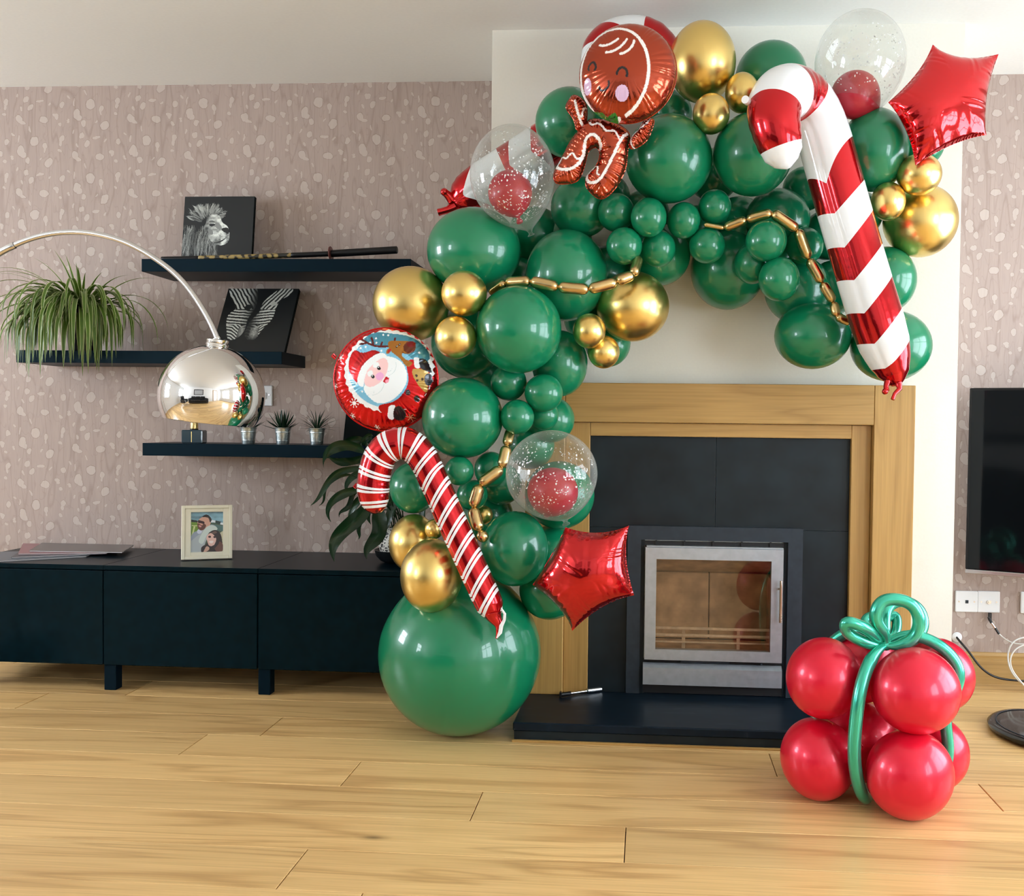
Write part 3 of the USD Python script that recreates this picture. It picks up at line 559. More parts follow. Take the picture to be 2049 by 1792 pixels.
for x, y, rx, ry, Y, lab in OB:
    c = at(x, y, Y); hub = np.array([.25 + (c[0] - .25) * .82, 3.36, c[2] * .98])
    single('gold_balloon', lab, 'balloon', balloon_mesh(x, y, rx, ry, Y, hub - c + [0, .25, 0]), 'gold_chrome', True, group='chrome gold balloons of the garland', loc=c)

# clear balloons with white flakes and a red balloon inside each
def clear(px, py, rx, ry, Y, lab, inner, ilab, neck, dense, ineck):
    c = at(px, py, Y); q = mpp(c); t = thing('clear_balloon', lab, 'balloon', c, 'clear balloons with a red balloon inside')
    v = turned(BV.copy(), neck); sc = np.array([rx, math.sqrt(rx * ry), ry]) * q
    part(t, 'skin', trimesh.Trimesh(v * sc + c, BF, process=False), 'clear_latex', True)
    g = np.random.default_rng(int(px)); vs, fs = [], []
    for _ in range(dense * 4):
        d = g.normal(size=3); d /= np.linalg.norm(d)
        clump = meshkit.noise(d * 3.1 + px, 3)
        low = .5 - .5 * d[2]
        if g.random() > (.10 + 1.9 * max(0, clump - .50)) * (.40 + .9 * low) * 2.2: continue
        a = np.cross(d, g.normal(size=3)); a /= np.linalg.norm(a); b = np.cross(d, a); s = g.uniform(.0016, .0050); o = d * .965 * sc + c; w = s * g.uniform(.3, .8)
        k = len(vs) * 4; vs.append(np.array([o + a * s, o + b * w + d * .0004, o - a * s * g.uniform(.5, 1), o - b * w])); fs += [(k, k + 1, k + 2), (k, k + 2, k + 3)]
        if len(vs) >= dense: break
    part(t, 'confetti', (np.concatenate(vs), np.array(fs)), 'confetti_white', False, kind='stuff', label='white flakes clinging to the inside')
    x, y, irx, iry, iY = inner; ic = at(x, y, iY); it = thing('red_inner_balloon', ilab, 'balloon', ic, 'red balloons inside clear balloons'); iq = mpp(ic)
    v, f = balloon_shape(neck=False); v = turned(v, ineck) * np.array([irx, math.sqrt(irx * iry), iry]) * iq + ic
    part(it, 'skin', trimesh.Trimesh(v, f, process=False), 'red_inner_latex', True)
    d = np.asarray(ineck, float) / np.linalg.norm(ineck); e = ic + d * np.array([irx, irx, iry]) * iq * 1.10
    part(it, 'knot', cat(tube(np.array([e, e + d * .006, e + d * .012, e + d * .02]), [.008, .006, .007, .010], 12), tube(np.array([e + d * .019, e + d * .024]), [.011, .009], 12)), 'red_inner_latex')
clear(1026, 350, 85, 98, 3.0, 'clear balloon with white flakes on the upper left of the garland', (1021, 386, 44, 45, 2.99), 'red balloon inside the upper left clear balloon', (.35, .3, -1), 800, (.35, -.1, -1))
clear(1104, 949, 92, 89, 2.93, 'clear balloon with white flakes in front of the oak fireplace leg', (1106, 984, 51, 49, 2.93), 'red balloon inside the lower clear balloon before the fireplace', (.25, .4, -1), 800, (-.3, .8, -1))
clear(1721, 124, 89, 99, 3.06, 'clear balloon near the ceiling beside the upper red star', (1711, 190, 48, 47, 3.05), 'red balloon inside the clear balloon near the ceiling', (.1, .3, -1), 460, (1, .1, -.6))

# ------------------------------------------------------------------ gold link chains
def link(p0, p1, r):
    """one sausage between two twists"""
    p0, p1 = np.asarray(p0), np.asarray(p1); L = np.linalg.norm(p1 - p0); k = np.array([0, .02, .06, .13, .22, .35, .5, .65, .78, .87, .94, .98, 1])
    e = np.minimum(k, 1 - k) * L; rr = np.where(e < r, np.sqrt(np.clip(1 - (1 - e / r) ** 2, 0.04, 1)), 1) * r
    sag = np.array([0, -.0, 0]); return tube(p0 + (p1 - p0) * k[:, None], rr, 16)
def chain(lab, pts, rpx, Ys):
    ps = [np.array(at(*pt, Y)) for pt, Y in zip(pts, Ys)]; t = thing('gold_link_chain', lab, 'balloon chain', ps[len(ps) // 2])
    for i in range(len(ps) - 1):
        r = rpx[i] * mpp(ps[i]); part(t, 'link', link(ps[i], ps[i + 1], r), 'gold_link', True)
        if i: part(t, 'twist', trimesh.creation.icosphere(1, .0032).apply_translation(ps[i]), 'gold_link', True)
chain('gold link balloon chain draped across the left of the arch', [(981, 587), (1011, 565), (1061, 562), (1117, 574), (1178, 579), (1234, 563.5), (1268, 549), (1278, 515)], [9, 11, 11.5, 11.5, 11.5, 11, 10.5], [3.02, 2.98, 2.955, 2.945, 2.95, 2.965, 2.985, 3.04])
chain('gold link balloon chain curving down on the right beside the wide-striped cane', [(1408, 449), (1449, 456), (1494, 439), (1545, 425), (1596, 459), (1618, 518), (1645, 565), (1668, 604), (1674, 633), (1701, 645)], [5, 9.5, 10, 11, 11, 10.5, 10, 9.5, 9], [3.06, 3.06, 3.04, 3.02, 3.03, 3.05, 3.05, 3.05, 3.04, 3.07])
chain('gold link balloon chain hanging down the left pillar beside the lower clear balloon', [(1022, 859), (1014, 891), (1005, 936), (960, 969), (946, 1015), (959.5, 1062), (972, 1083)], [10.5, 11.5, 12, 12.5, 13, 12], [3.02, 2.985, 2.96, 2.945, 2.94, 2.92, 2.93])

# ------------------------------------------------------------------ gift of eight red balloons with a green ribbon
RBL = [((.690, 2.550, .113), (.1135, .1135, .118), 'red balloon front right of the bottom layer, nearest the camera'), ((.474, 2.660, .108), (.108, .108, .112), 'red balloon at the left of the bottom layer of the gift'),
       ((.800, 2.735, .110), (.104, .104, .104), 'red balloon back right of the bottom layer, towards the cables'), ((.608, 2.790, .118), (.117, .117, .117), 'red balloon hidden at the back of the bottom layer'),
       ((.703, 2.560, .330), (.1165, .1165, .112), 'red balloon front right of the top layer, nearest the camera'), ((.484, 2.650, .333), (.107, .107, .110), 'red balloon at the left of the top layer of the gift'),
       ((.806, 2.720, .333), (.104, .104, .102), 'red balloon back right of the top layer, towards the television'), ((.608, 2.790, .338), (.114, .114, .108), 'red balloon peeping out at the back left of the top layer')]
for c, r, lab in RBL:
    c = np.array(c); d = np.array([.635, 2.70, .222]) - c
    if 'back left' in lab or 'hidden' in lab: d = np.array([-.2, .9, -.4 if c[2] > .2 else .4])
    single('red_balloon', lab, 'balloon', trimesh.Trimesh(turned(BV * [1, .93, 1], d * [1, 1, .35]) * np.array(r) * [1, 1, .99] + c, BF, process=False), 'red_pearl', True, group='red balloons stacked as a gift', loc=c)
rb = thing('green_balloon_ribbon', 'metallic green modelling balloon tied as ribbon and bow round the red gift', 'balloon', (.635, 2.70, 0))
def bow(pts, r=.0165, n=60, name='bow_loop'):
    p, _, _ = spline(np.array(pts), n); rr = np.full(n, r); rr[:8] *= np.linspace(.45, 1, 8); rr[-8:] *= np.linspace(1, .45, 8)
    part(rb, name, tube(p, rr, 18), 'green_ribbon', True)
K = at(1773, 1289, 2.62)
P = lambda x, y, Y: at(x, y, Y)
bow([P(1773, 1290, 2.60), P(1743, 1320, 2.565), P(1724, 1370, 2.535), P(1712, 1450, 2.525), P(1710, 1520, 2.535), P(1722, 1580, 2.57), (.62, 2.68, .018)], .0175, 60, 'ribbon_strap')
bow([P(1773, 1290, 2.64), (.77, 2.64, .44), (.835, 2.63, .36), P(1893, 1430, 2.625), P(1896, 1480, 2.63), (.80, 2.66, .07), (.72, 2.69, .02)], .016, 60, 'ribbon_strap')
bow([P(1771, 1289, 2.66), (.55, 2.74, .432), (.50, 2.765, .36), (.485, 2.77, .22), (.50, 2.765, .10), (.58, 2.72, .018)], .016, 60, 'ribbon_strap')
bow([P(1773, 1290, 2.60), P(1762, 1255, 2.59), P(1752, 1232, 2.58), P(1764, 1205, 2.58), P(1795, 1199, 2.58), P(1826, 1212, 2.58), P(1839, 1242, 2.58), P(1829, 1272, 2.585), P(1803, 1289, 2.59), P(1773, 1291, 2.60)], .0165)
bow([P(1773, 1290, 2.64), P(1770, 1250, 2.66), P(1778, 1215, 2.68), P(1808, 1203, 2.70), P(1840, 1222, 2.70), P(1846, 1255, 2.69), P(1818, 1284, 2.66), P(1773, 1291, 2.64)], .016)
bow([P(1773, 1289, 2.62), P(1742, 1265, 2.58), P(1715, 1249, 2.56), P(1693, 1246, 2.56), P(1692, 1258, 2.57), P(1712, 1276, 2.58), P(1745, 1289, 2.60), P(1773, 1291, 2.62)], .0155)
bow([P(1773, 1288, 2.66), P(1765, 1262, 2.70), P(1775, 1236, 2.74), P(1790, 1232, 2.75), P(1794, 1255, 2.73), P(1783, 1278, 2.69), P(1773, 1289, 2.66)], .014)
bow([P(1772, 1288, 2.67), P(1745, 1262, 2.72), P(1732, 1240, 2.75), P(1745, 1232, 2.76), P(1762, 1256, 2.73), P(1772, 1288, 2.68)], .013)
part(rb, 'bow_knot', trimesh.creation.icosphere(3, .015).apply_translation(at(1773, 1290, 2.605)), 'green_ribbon', True)
# ------------------------------------------------------------------ foil balloons
def foil(name, nodes=None, links=(), rough=.16):
    mat(name, {'a': ('attribute', dict(attribute='print')), 'k': ('attribute', dict(attribute='shine')), 'p': ('principled_bsdf', dict(roughness=rough, coat_weight=.25, coat_roughness=.05))},
        [('a.color', 'p.base_color'), ('k.fac', 'p.metallic')])
foil('printed_foil')
plain('red_foil', (.62, .012, .016), .13, .85, coat_weight=.6, coat_roughness=.03)
plain('orange_foil', (.56, .085, .035), .17, .9, coat_weight=.3, coat_roughness=.05)

def pillow(outline, step, thick, crimp=2.5, wr=.06, wfreq=.35, wdepth=14.0, seed=0, power=.5, asym=0.0):
    """two foil sheets welded along an outline (px) and blown up: returns front points (u, v, h), back points, triangles, and each point's distance to the seam"""
    g = np.random.default_rng(seed); poly = Polygon(outline).buffer(0)
    ring = shapely.segmentize(LineString(poly.exterior.coords), step); bd = np.array(ring.coords)[:-1]
    x0, y0, x1, y1 = poly.bounds; hh = step * math.sqrt(3) / 2
    X, Yg = np.meshgrid(np.arange(x0, x1, step), np.arange(y0, y1, hh)); X = X + (np.arange(len(X)) % 2)[:, None] * step / 2
    q = np.stack([X.ravel(), Yg.ravel()], 1) + g.normal(size=(X.size, 2)) * step * .03
    inner = poly.buffer(-.55 * step); q = q[shapely.contains_xy(inner, q[:, 0], q[:, 1])]
    p = np.vstack([bd, q]); tri = Delaunay(p).simplices; c = p[tri].mean(1); tri = tri[shapely.contains_xy(poly.buffer(1e-3), c[:, 0], c[:, 1])]
    dist = shapely.distance(shapely.points(p), poly.exterior); fixed = dist < crimp
    e = np.vstack([tri[:, [0, 1]], tri[:, [1, 2]], tri[:, [2, 0]]]); e = np.unique(np.sort(e, 1), axis=0); n = len(p)
    A = sp.coo_matrix((np.ones(2 * len(e)), (np.r_[e[:, 0], e[:, 1]], np.r_[e[:, 1], e[:, 0]])), (n, n)).tocsr()
    L = sp.diags(np.asarray(A.sum(1)).ravel()) - A; fr = np.where(~fixed)[0]; u = np.zeros(n)
    u[fr] = spsolve(L[fr][:, fr].tocsc(), np.ones(len(fr))); u /= u.max(); h = thick * u ** power
    s = shapely.line_locate_point(ring, shapely.points(p))
    ph = s * wfreq + 2.5 * meshkit.noise(np.stack([s * .045, s * 0, s * 0 + seed], 1)) * 3
    rid = np.abs(np.sin(ph)) ** 1.6 - .6; env = np.exp(-np.maximum(dist - crimp, 0) / wdepth) * np.clip((dist - crimp) / 4, 0, 1)
    hf = h * (1 + wr * rid * env * 3) + wr * 5 * (meshkit.noise(np.stack([p[:, 0] * .09, p[:, 1] * .09, p[:, 0] * 0 + seed], 1)) - .5) * np.clip(dist / 8, 0, 1) * env
    hf = np.maximum(hf, .35); hb = np.maximum(h, .35)
    v = np.vstack([np.c_[p, hf], np.c_[p, -hb]]); f = np.vstack([tri, tri[:, ::-1] + n])
    k = np.arange(len(bd)); k2 = (k + 1) % len(bd); f2 = np.vstack([np.stack([k, k2, k + n], 1), np.stack([k2, k2 + n, k + n], 1)])
    return v, np.vstack([f, f2]), p, dist
def place(v, cpx, cpy, Y, yaw=0.0, pitch=0.0):
    """pillow points (px right, px down, px towards the camera) to the world around pixel centre, turned by yaw about the vertical and pitch about the horizontal"""
    c = at(cpx, cpy, Y); q = mpp(c); x = (v[:, 0] - cpx) * q; z = -(v[:, 1] - cpy) * q; y = -v[:, 2] * q
    if yaw or pitch:
        # undo the foreshortening of the outline, then turn
        x = x / math.cos(yaw); z = z / math.cos(pitch)
        y, z = y * math.cos(pitch) - z * math.sin(pitch), y * math.sin(pitch) + z * math.cos(pitch)
        x, y = x * math.cos(yaw) - y * math.sin(yaw), x * math.sin(yaw) + y * math.cos(yaw)
    return np.stack([x, y, z], 1) + c
def fix(v, f):
    t = trimesh.Trimesh(v, f, process=False)
    if t.volume < 0: f = f[:, ::-1]
    return v, f
def smooth_outline(pts, n=40, closed=True):
    from scipy.interpolate import splprep, splev
    p = np.asarray(pts, float); p = np.vstack([p, p[:1]])
    tck, _ = splprep(p.T, s=0, per=True, k=3); return np.array(splev(np.linspace(0, 1, n * len(pts), endpoint=False), tck)).T
def curved(corners, mids):
    """star outline: sharp corners joined by arcs through the mids"""
    out = []
    for i, (a, m_) in enumerate(zip(corners, mids)):
        b = corners[(i + 1) % len(corners)]; a, b, m_ = map(np.array, (a, b, m_)); ctrl = 2 * m_ - (a + b) / 2
        for t in np.linspace(.0, 1, 14)[:-1]: out.append((1 - t) ** 2 * a + 2 * t * (1 - t) * ctrl + t * t * b)
    return np.array(out)
def paint(p, layers, base):
    """colour at points p from painted shapes, later ones on top: (geometry, colour, shine)"""
    col = np.tile(np.array(base[0], float), (len(p), 1)); sh = np.full(len(p), float(base[1]))
    for g, c, s in layers:
        shapely.prepare(g); k = shapely.contains_xy(g, p[:, 0], p[:, 1]); col[k] = c; sh[k] = s
    return col, sh
def lin(*c): return tuple(((x / 255) / 12.92 if x / 255 <= .04045 else ((x / 255 + .055) / 1.055) ** 2.4) for x in c)
def stroke(pts, w, smooth=True):
    p = np.asarray(pts, float)
    if smooth and len(p) > 2: p = spline(p, 24)[0]
    return LineString(p).buffer(w / 2)
def ell(cx, cy, a, b, rot=0):
    return shapely.affinity.rotate(shapely.affinity.scale(Point(cx, cy).buffer(1, 24), a, b), rot, origin=(cx, cy))
import shapely.affinity

# --- red stars
def star(corners, mids, Y, yaw, pitch, lab, thick, seed):
    o = curved(corners, mids); v, f, p, d = pillow(o, 2.2, thick, 2.0, .028, .075, 30, seed, .55); c = np.mean(corners, 0)
    w = place(v, c[0], c[1], Y, yaw, pitch); w, f = fix(w, f)
    t = thing('star_balloon', lab, 'foil balloon', at(c[0], c[1], Y))
    part(t, 'foil_body', (w, f), 'red_foil', True)
    return t
star([(1866, 89), (2000, 104), (1975, 268), (1831, 333), (1776, 208)], [(1922, 113), (1976, 190), (1905, 290), (1812, 262), (1833, 148)], 2.98, .12, -.05, 'red foil star balloon at the top right beside the television wall', 44, 3)
star([(1131, 1055), (1258, 1048), (1269, 1187), (1145, 1265), (1064, 1174)], [(1196, 1064), (1253, 1112), (1205, 1214), (1120, 1222), (1102, 1112)], 2.86, -.10, .05, 'red foil star balloon in front of the stove frame', 56, 5)

# --- candy canes: a foil tube whose stripes follow its seam
def stripes(name, period_cols, rough=.14):
    mat(name, {'uv': ('uvmap', dict(attribute='st')), 's': ('separate_xyz', {}), 'fr': ('math', dict(math_type='fraction')), 'r': ('rgb_ramp', dict(ramp=period_cols, interpolate=False)),
               'mt': ('rgb_to_bw', {}), 'mm': ('map_range', dict(from_min=.15, from_max=.7, to_min=.85, to_max=.0, clamp=True)), 'wn': ('noise_texture', dict(scale=46, detail=2)), 'b': ('bump', dict(strength=.10, distance=.004)),
               'p': ('principled_bsdf', dict(roughness=rough, coat_weight=.4, coat_roughness=.04))},
        [('uv.UV', 's.vector'), ('s.x', 'fr.value1'), ('fr.value', 'r.fac'), ('r.color', 'p.base_color'), ('r.color', 'mt.color'), ('mt.val', 'mm.value'), ('mm.result', 'p.metallic'), ('b.normal', 'p.normal'), ('wn.fac', 'b.height')])
RED, WHT = (.58, .010, .016), (.80, .82, .83)
stripes('cane_wide_stripes', [(0, WHT), (.5, RED)])
stripes('cane_double_stripes', [(0, WHT), (.17, RED), (.25, WHT), (.42, RED)])
def cane(lab, pts, rad, seam, kr, kl, phase, material, up, flat_tail, side=(1, 0, 0), n=170, slant=((0, 1), (1, 1))):
    """pts (px, py, Y); rad: [(fraction, radius px)]; phase: [(fraction, stripe phase)]; kr, kl: how the stripes slant right and left of the seam (phase per metre)"""
    P3 = np.array([at(x, y, Y) for x, y, Y in pts]); p, s, knots = spline(P3, n); fr = s / s[-1]; q = mpp(p[n // 2])
    r = np.interp(fr, *np.array(rad).T) * q
    t, _, _ = frames(p); m = 72; a = np.arange(m + 1) * 2 * np.pi / m
    b = np.array(side, float) - (t @ np.array(side, float))[:, None] * t; b /= np.linalg.norm(b, axis=1, keepdims=True)   # to the right across the tube
    u = np.cross(t, b); u *= np.where((u @ np.array(up, float)) < 0, -1, 1)[:, None] if False else 1
    sg = np.sign(np.median(u @ np.array(up, float))); u = u * sg
    flat = np.interp(fr, [0, 1 - flat_tail, 1], [1, 1, .25]) if flat_tail else np.ones(n)
    # soft crease along the seam, small creases around the bend
    cr = 1 - .05 * np.exp(-(((a - (math.pi / 2 - math.asin(np.clip(seam, -1, 1))) + math.pi) % (2 * math.pi) - math.pi) / .09) ** 2)
    wob = 1 + .012 * np.sin(fr * 260)[:, None] * np.clip(np.cos(a * 2 + .6), 0, 1)[None] * np.interp(fr, [0, .12, .3, .42, .9, 1], [1.5, 1, 1.2, 0, 0, 3])[:, None]
    rr = r[:, None] * cr[None] * wob
    lat = np.cos(a)[None] * rr; fro = np.sin(a)[None] * rr * flat[:, None]
    v = p[:, None] + lat[..., None] * b[:, None] + fro[..., None] * u[:, None]
    base = np.interp(fr, *np.array(phase).T)[:, None]; l = (lat - seam * r[:, None]) * np.interp(fr, slant[0], slant[1])[:, None]
    ph = base + np.where(l > 0, kr * l, -kl * l)
    uv = np.stack([ph, np.repeat(a[None] / (2 * np.pi), n, 0)], -1).reshape(-1, 2)
    v = v.reshape(-1, 3); f = grid_faces(n, m + 1, False)
    # close both ends
    k = len(v); v = np.vstack([v, p[:1], p[-1:]]); uv = np.vstack([uv, [[base[0, 0], 0]], [[base[-1, 0], 0]]]); i = np.arange(m); e = (n - 1) * (m + 1)
    f = np.vstack([f, np.stack([np.full(m, k), i + 1, i], 1), np.stack([np.full(m, k + 1), e + i, e + i + 1], 1)])
    v, f = fix(v, f)
    th = thing('candy_cane_balloon', lab, 'foil balloon', p[n // 2]); part(th, 'foil_tube', (v, f), material, True, uv=uv)
    return th, p, r, t, b, u
th, p, r, t, b, u = cane('wide-striped red and white candy cane balloon hooked over the right of the arch',
     [(1578, 336, 2.80), (1568, 310, 2.79), (1556, 270, 2.785), (1549, 235, 2.79), (1553, 205, 2.82), (1570, 188, 2.87), (1592, 188, 2.93), (1617, 207, 2.97), (1640, 250, 2.985), (1657, 305, 2.985), (1690, 425, 2.985), (1734, 575, 2.985), (1770, 690, 2.985), (1786, 740, 2.985), (1793, 772, 2.985)],
     [(0, 6), (.012, 24), (.03, 36), (.06, 43), (.12, 50), (.2, 54), (.34, 52), (.42, 53), (.85, 53), (.90, 50), (.94, 42), (.97, 31), (.99, 18), (1, 8)],
     -.55, 3.5, 2.1, [(0, .0), (.04, .1), (.045, .5), (.135, .99), (.136, 1.01), (.236, 1.48), (.24, 1.52), (.318, 1.98), (.322, 2.02), (.515, 2.50), (.585, 3.0), (.665, 3.5), (.742, 4.0), (.820, 4.5), (.892, 5.0), (.945, 5.40), (.955, 5.52), (1, 5.9)], 'cane_wide_stripes', (0, -1, 0), 0, slant=((0, .30, .40, .50, 1), (0.1, 0.1, .4, 1, 1)))
q = mpp(p[-1])
tip = at(1791, 770, 2.985)
part(th, 'tail', cat(tube(np.array([at(1776, 762, 2.97), at(1773, 774, 2.965), at(1774, 781, 2.96)]), [.010, .008, .009], 14), trimesh.creation.icosphere(2, .0095).apply_translation(at(1771, 783, 2.96)),
     tube(np.array([at(1797, 766, 2.97), at(1800, 778, 2.965), at(1790, 788, 2.96), at(1786, 799, 2.955)]), [.012, .008, .006, .006], 14)), 'red_foil', label='red crumpled tail of the foil tube')
part(th, 'valve', cat(cyl(at(1496, 203, 2.775), at(1491, 199, 2.755), .011, 18)), 'white_gloss', label='white filling valve')
th, p, r, t, b, u = cane('thin-striped red candy cane balloon crossing the left pillar of balloons',
     [(756, 1026, 2.86), (751, 1006, 2.86), (747, 980, 2.86), (750, 946, 2.86), (760, 915, 2.86), (782, 892, 2.86), (811, 887, 2.865), (838, 905, 2.87), (860, 943, 2.87), (893, 1017, 2.865), (935, 1111, 2.855), (972, 1193, 2.84), (984, 1222, 2.835), (990, 1245, 2.83)],
     [(0, 8), (.015, 20), (.04, 29), (.08, 32.5), (.3, 33), (.42, 30), (.9, 29), (.94, 28), (.965, 22), (.985, 13), (1, 8)],
     -.80, 12.5, 6.0, [(0, -.4), (.04, .21), (.09, 1.21), (.147, 2.21), (.2, 3.21), (.25, 4.21), (.295, 5.21), (.355, 6.21), (.955, 15.17), (1, 15.8)], 'cane_double_stripes', (0, -1, 0), 0, slant=((0, .18, .30, .45, 1), (-.55, -.5, .1, 1, 1)))
part(th, 'tail', tube(spline(np.array([at(986, 1224, 2.83), at(993, 1240, 2.828), at(999, 1254, 2.825), at(998, 1265, 2.822), at(993, 1277, 2.82)]), 40)[0], np.interp(np.linspace(0, 1, 40), [0, .3, .5, .75, 1], [.030, .019, .013, .010, .003]), 20), 'red_foil', True, label='crimped tail of the foil tube')
part(th, 'tail_edge', tube(np.array([at(1003, 1216, 2.80), at(1010, 1228, 2.805), at(1009, 1240, 2.81), at(1003, 1252, 2.812), at(1001, 1265, 2.812), at(994, 1276, 2.812)]), [.002, .0045, .0045, .006, .006, .002], 8), 'confetti_white', label='white printed edge of the tail')
part(th, 'valve', tube(np.array([at(718, 971, 2.86), at(712, 969, 2.855), at(709, 973, 2.85), at(713, 976, 2.85)]), .0045, 10), 'red_foil', label='small red filling loop')
th, p, r, t, b, u = cane('red and white candy cane balloon mostly hidden behind the gingerbread figure',
     [(1212, 165, 3.16), (1203, 128, 3.16), (1218, 96, 3.17), (1262, 80, 3.19), (1306, 96, 3.22), (1318, 128, 3.25), (1298, 158, 3.28), (1250, 188, 3.30), (1180, 233, 3.325), (1080, 297, 3.335), (1000, 348, 3.335), (950, 380, 3.335), (922, 398, 3.335), (905, 408, 3.335)],
     [(0, 14), (.03, 34), (.08, 44), (.3, 46), (.8, 46), (.90, 45), (.94, 42), (.965, 36), (.985, 26), (1, 12)],
     .2, 3.0, 3.0, [(0, .5), (.05, 1.0), (.085, 1.5), (.135, 2.0), (.215, 2.5), (.29, 3.0), (.36, 3.5), (.80, 6.5), (.815, 7.0), (.955, 7.48), (.96, 7.52), (1, 7.9)], 'cane_wide_stripes', (0, -1, 0), 0)
part(th, 'tail', cat(tube(np.array([at(908, 414, 3.32), at(896, 420, 3.31), at(884, 423, 3.30), at(877, 425, 3.30)]), [.022, .013, .012, .013], 12), tube(np.array([at(905, 400, 3.31), at(896, 390, 3.30), at(889, 384, 3.29)]), [.018, .014, .012], 12), trimesh.creation.icosphere(2, .0135).apply_translation(at(889, 384, 3.29))), 'red_foil', label='red crumpled tail of the foil tube')

# --- round printed foil balloon: a bearded man in a red hat and a reindeer over a snowy blue sky
def Z(x, y): return (640 + x / 7.466, 640 + y / 7.466)
def ZP(pts, sm=True):
    p = [Z(*k) for k in pts]; return Polygon(smooth_outline(p, 10) if sm else p).buffer(0)
def ZS(pts, w): return stroke([Z(*k) for k in pts], w / 7.466)
def ZE(x, y, a, b, r=0): c = Z(x, y); return ell(c[0], c[1], a / 7.466, b / 7.466, r)
CR = np.array(Z(985, 890)); rx, ry = 800 / 7.466, 778 / 7.466
ang = np.linspace(0, 2 * np.pi, 180, endpoint=False); out = CR + np.stack([rx * np.cos(ang), ry * np.sin(ang)], 1)
Lr = []
red, white, skyb, skyd, navy = lin(212, 20, 24), lin(238, 243, 244), lin(128, 196, 228), lin(58, 128, 150), lin(16, 22, 34)
ic = np.array([1075, 770.]); ia = np.linspace(0, 2 * np.pi, 200, endpoint=False); sc = 1 + .018 * np.sin(ia * 34)
inner = [(ic[0] + 655 * math.cos(k) * s_, ic[1] + 610 * math.sin(k) * s_) for k, s_ in zip(ia, sc)]
Lr.append((Polygon([Z(*k) for k in inner]), white, .0)); Lr.append((ZE(1085, 770, 590, 545), skyb, .15))
Lr.append((ZP([(760, 240), (1100, 215), (1500, 330), (1640, 620), (1560, 640), (1300, 480), (980, 420), (700, 300)]), lin(74, 148, 172), .3))
for x, y in ((885, 293), (740, 420), (985, 478), (985, 237), (1060, 243), (900, 360), (620, 965), (708, 1080), (800, 360), (1525, 495), (660, 440)): Lr.append((ZE(x, y, 16, 16), white, 0))
Lr.append((ZP([(950, 1300), (1120, 1240), (1320, 1090), (1390, 850), (1380, 620), (1480, 600), (1640, 700), (1690, 900), (1640, 1080), (1520, 1230), (1330, 1330), (1250, 1330), (1300, 1400), (1020, 1410)]), lin(205, 22, 30), .75))
# reindeer: antlers, head, ear, neck, muzzle
br, dk = lin(172, 112, 38), lin(96, 20, 22)
for s_ in ([(1120, 405), (1000, 415), (880, 405), (760, 360), (670, 310)], [(760, 362), (700, 372), (645, 378)], [(855, 400), (840, 340), (812, 285)], [(970, 405), (985, 355)], [(1165, 345), (1168, 290)]): Lr.append((ZS(s_, 30), dk, .3))
Lr.append((ZP([(1080, 345), (1150, 325), (1280, 330), (1400, 340), (1460, 400), (1440, 480), (1350, 520), (1290, 515), (1330, 590), (1440, 660), (1400, 705), (1280, 610), (1170, 520), (1120, 470)]), br, .45)); Lr.append((ZE(1385, 420, 85, 90), lin(108, 48, 24), .5)); Lr.append((ZE(1400, 370, 60, 45), lin(130, 20, 22), .5))
Lr.append((ZE(1095, 480, 30, 50, 35), br, .4)); Lr.append((ZE(1102, 478, 17, 36, 35), lin(190, 20, 30), .4)); Lr.append((ZS([(1285, 490), (1340, 515), (1420, 470)], 7), dk, .3))
for x, y in ((1207, 410), (1243, 380)): Lr += [(ZE(x, y, 15, 20, 20), lin(20, 14, 16), .2), (ZE(x + 3, y - 2, 6, 8), white, 0)]
# hat
Lr.append((ZP([(575, 470), (660, 500), (760, 500), (870, 470), (980, 520), (820, 610), (700, 760), (660, 880), (640, 950), (560, 880), (500, 770), (485, 660), (510, 550)]), lin(176, 20, 24), .7))
Lr.append((ZP([(575, 475), (640, 520), (600, 640), (560, 780), (590, 870), (520, 800), (488, 660), (520, 540)]), lin(212, 26, 30), .7)); Lr.append((ZP([(800, 500), (900, 505), (760, 620), (660, 790), (640, 900), (600, 860), (640, 720), (720, 580)]), lin(206, 30, 30), .7))
Lr.append((ZP([(960, 515), (1060, 540), (1080, 600), (930, 650), (800, 780), (740, 930), (720, 1010), (655, 985), (645, 860), (720, 690), (850, 570)]), white, 0))
# beard, face
Lr.append((ZP([(1040, 575), (1200, 590), (1330, 700), (1375, 850), (1340, 1000), (1220, 1150), (1060, 1240), (920, 1240), (800, 1150), (735, 1050), (760, 960), (900, 900), (1050, 740)]), lin(240, 246, 247), 0))
Lr.append((ZP([(1050, 590), (1090, 650), (1090, 760), (1040, 880), (930, 980), (820, 1010), (755, 980), (750, 880), (800, 760), (910, 650)]), lin(246, 204, 204), 0))
Lr += [(ZE(918, 690, 48, 42, -30), white, 0), (ZE(832, 815, 48, 40, -50), white, 0), (ZE(962, 736, 25, 29, -35), lin(14, 12, 16), 0), (ZE(873, 861, 25, 29, -35), lin(14, 12, 16), 0), (ZE(957, 725, 9, 9), white, 0), (ZE(868, 850, 9, 9), white, 0), (ZE(975, 855, 62, 55, -35), lin(236, 172, 214), 0)]
Lr += [(ZP([(1070, 855), (1115, 880), (1110, 930), (1070, 960), (1020, 930)], False), lin(196, 26, 40), 0), (ZE(1085, 925, 28, 24, -30), lin(250, 160, 180), 0)]
for s_ in ([(1185, 610), (1215, 690), (1190, 780), (1110, 840)], [(1040, 960), (1000, 1060), (880, 1130), (790, 1130)], [(890, 1070), (885, 1110)], [(1090, 780), (1140, 770), (1160, 740)]): Lr.append((ZS(s_, 6), lin(206, 222, 224), 0))
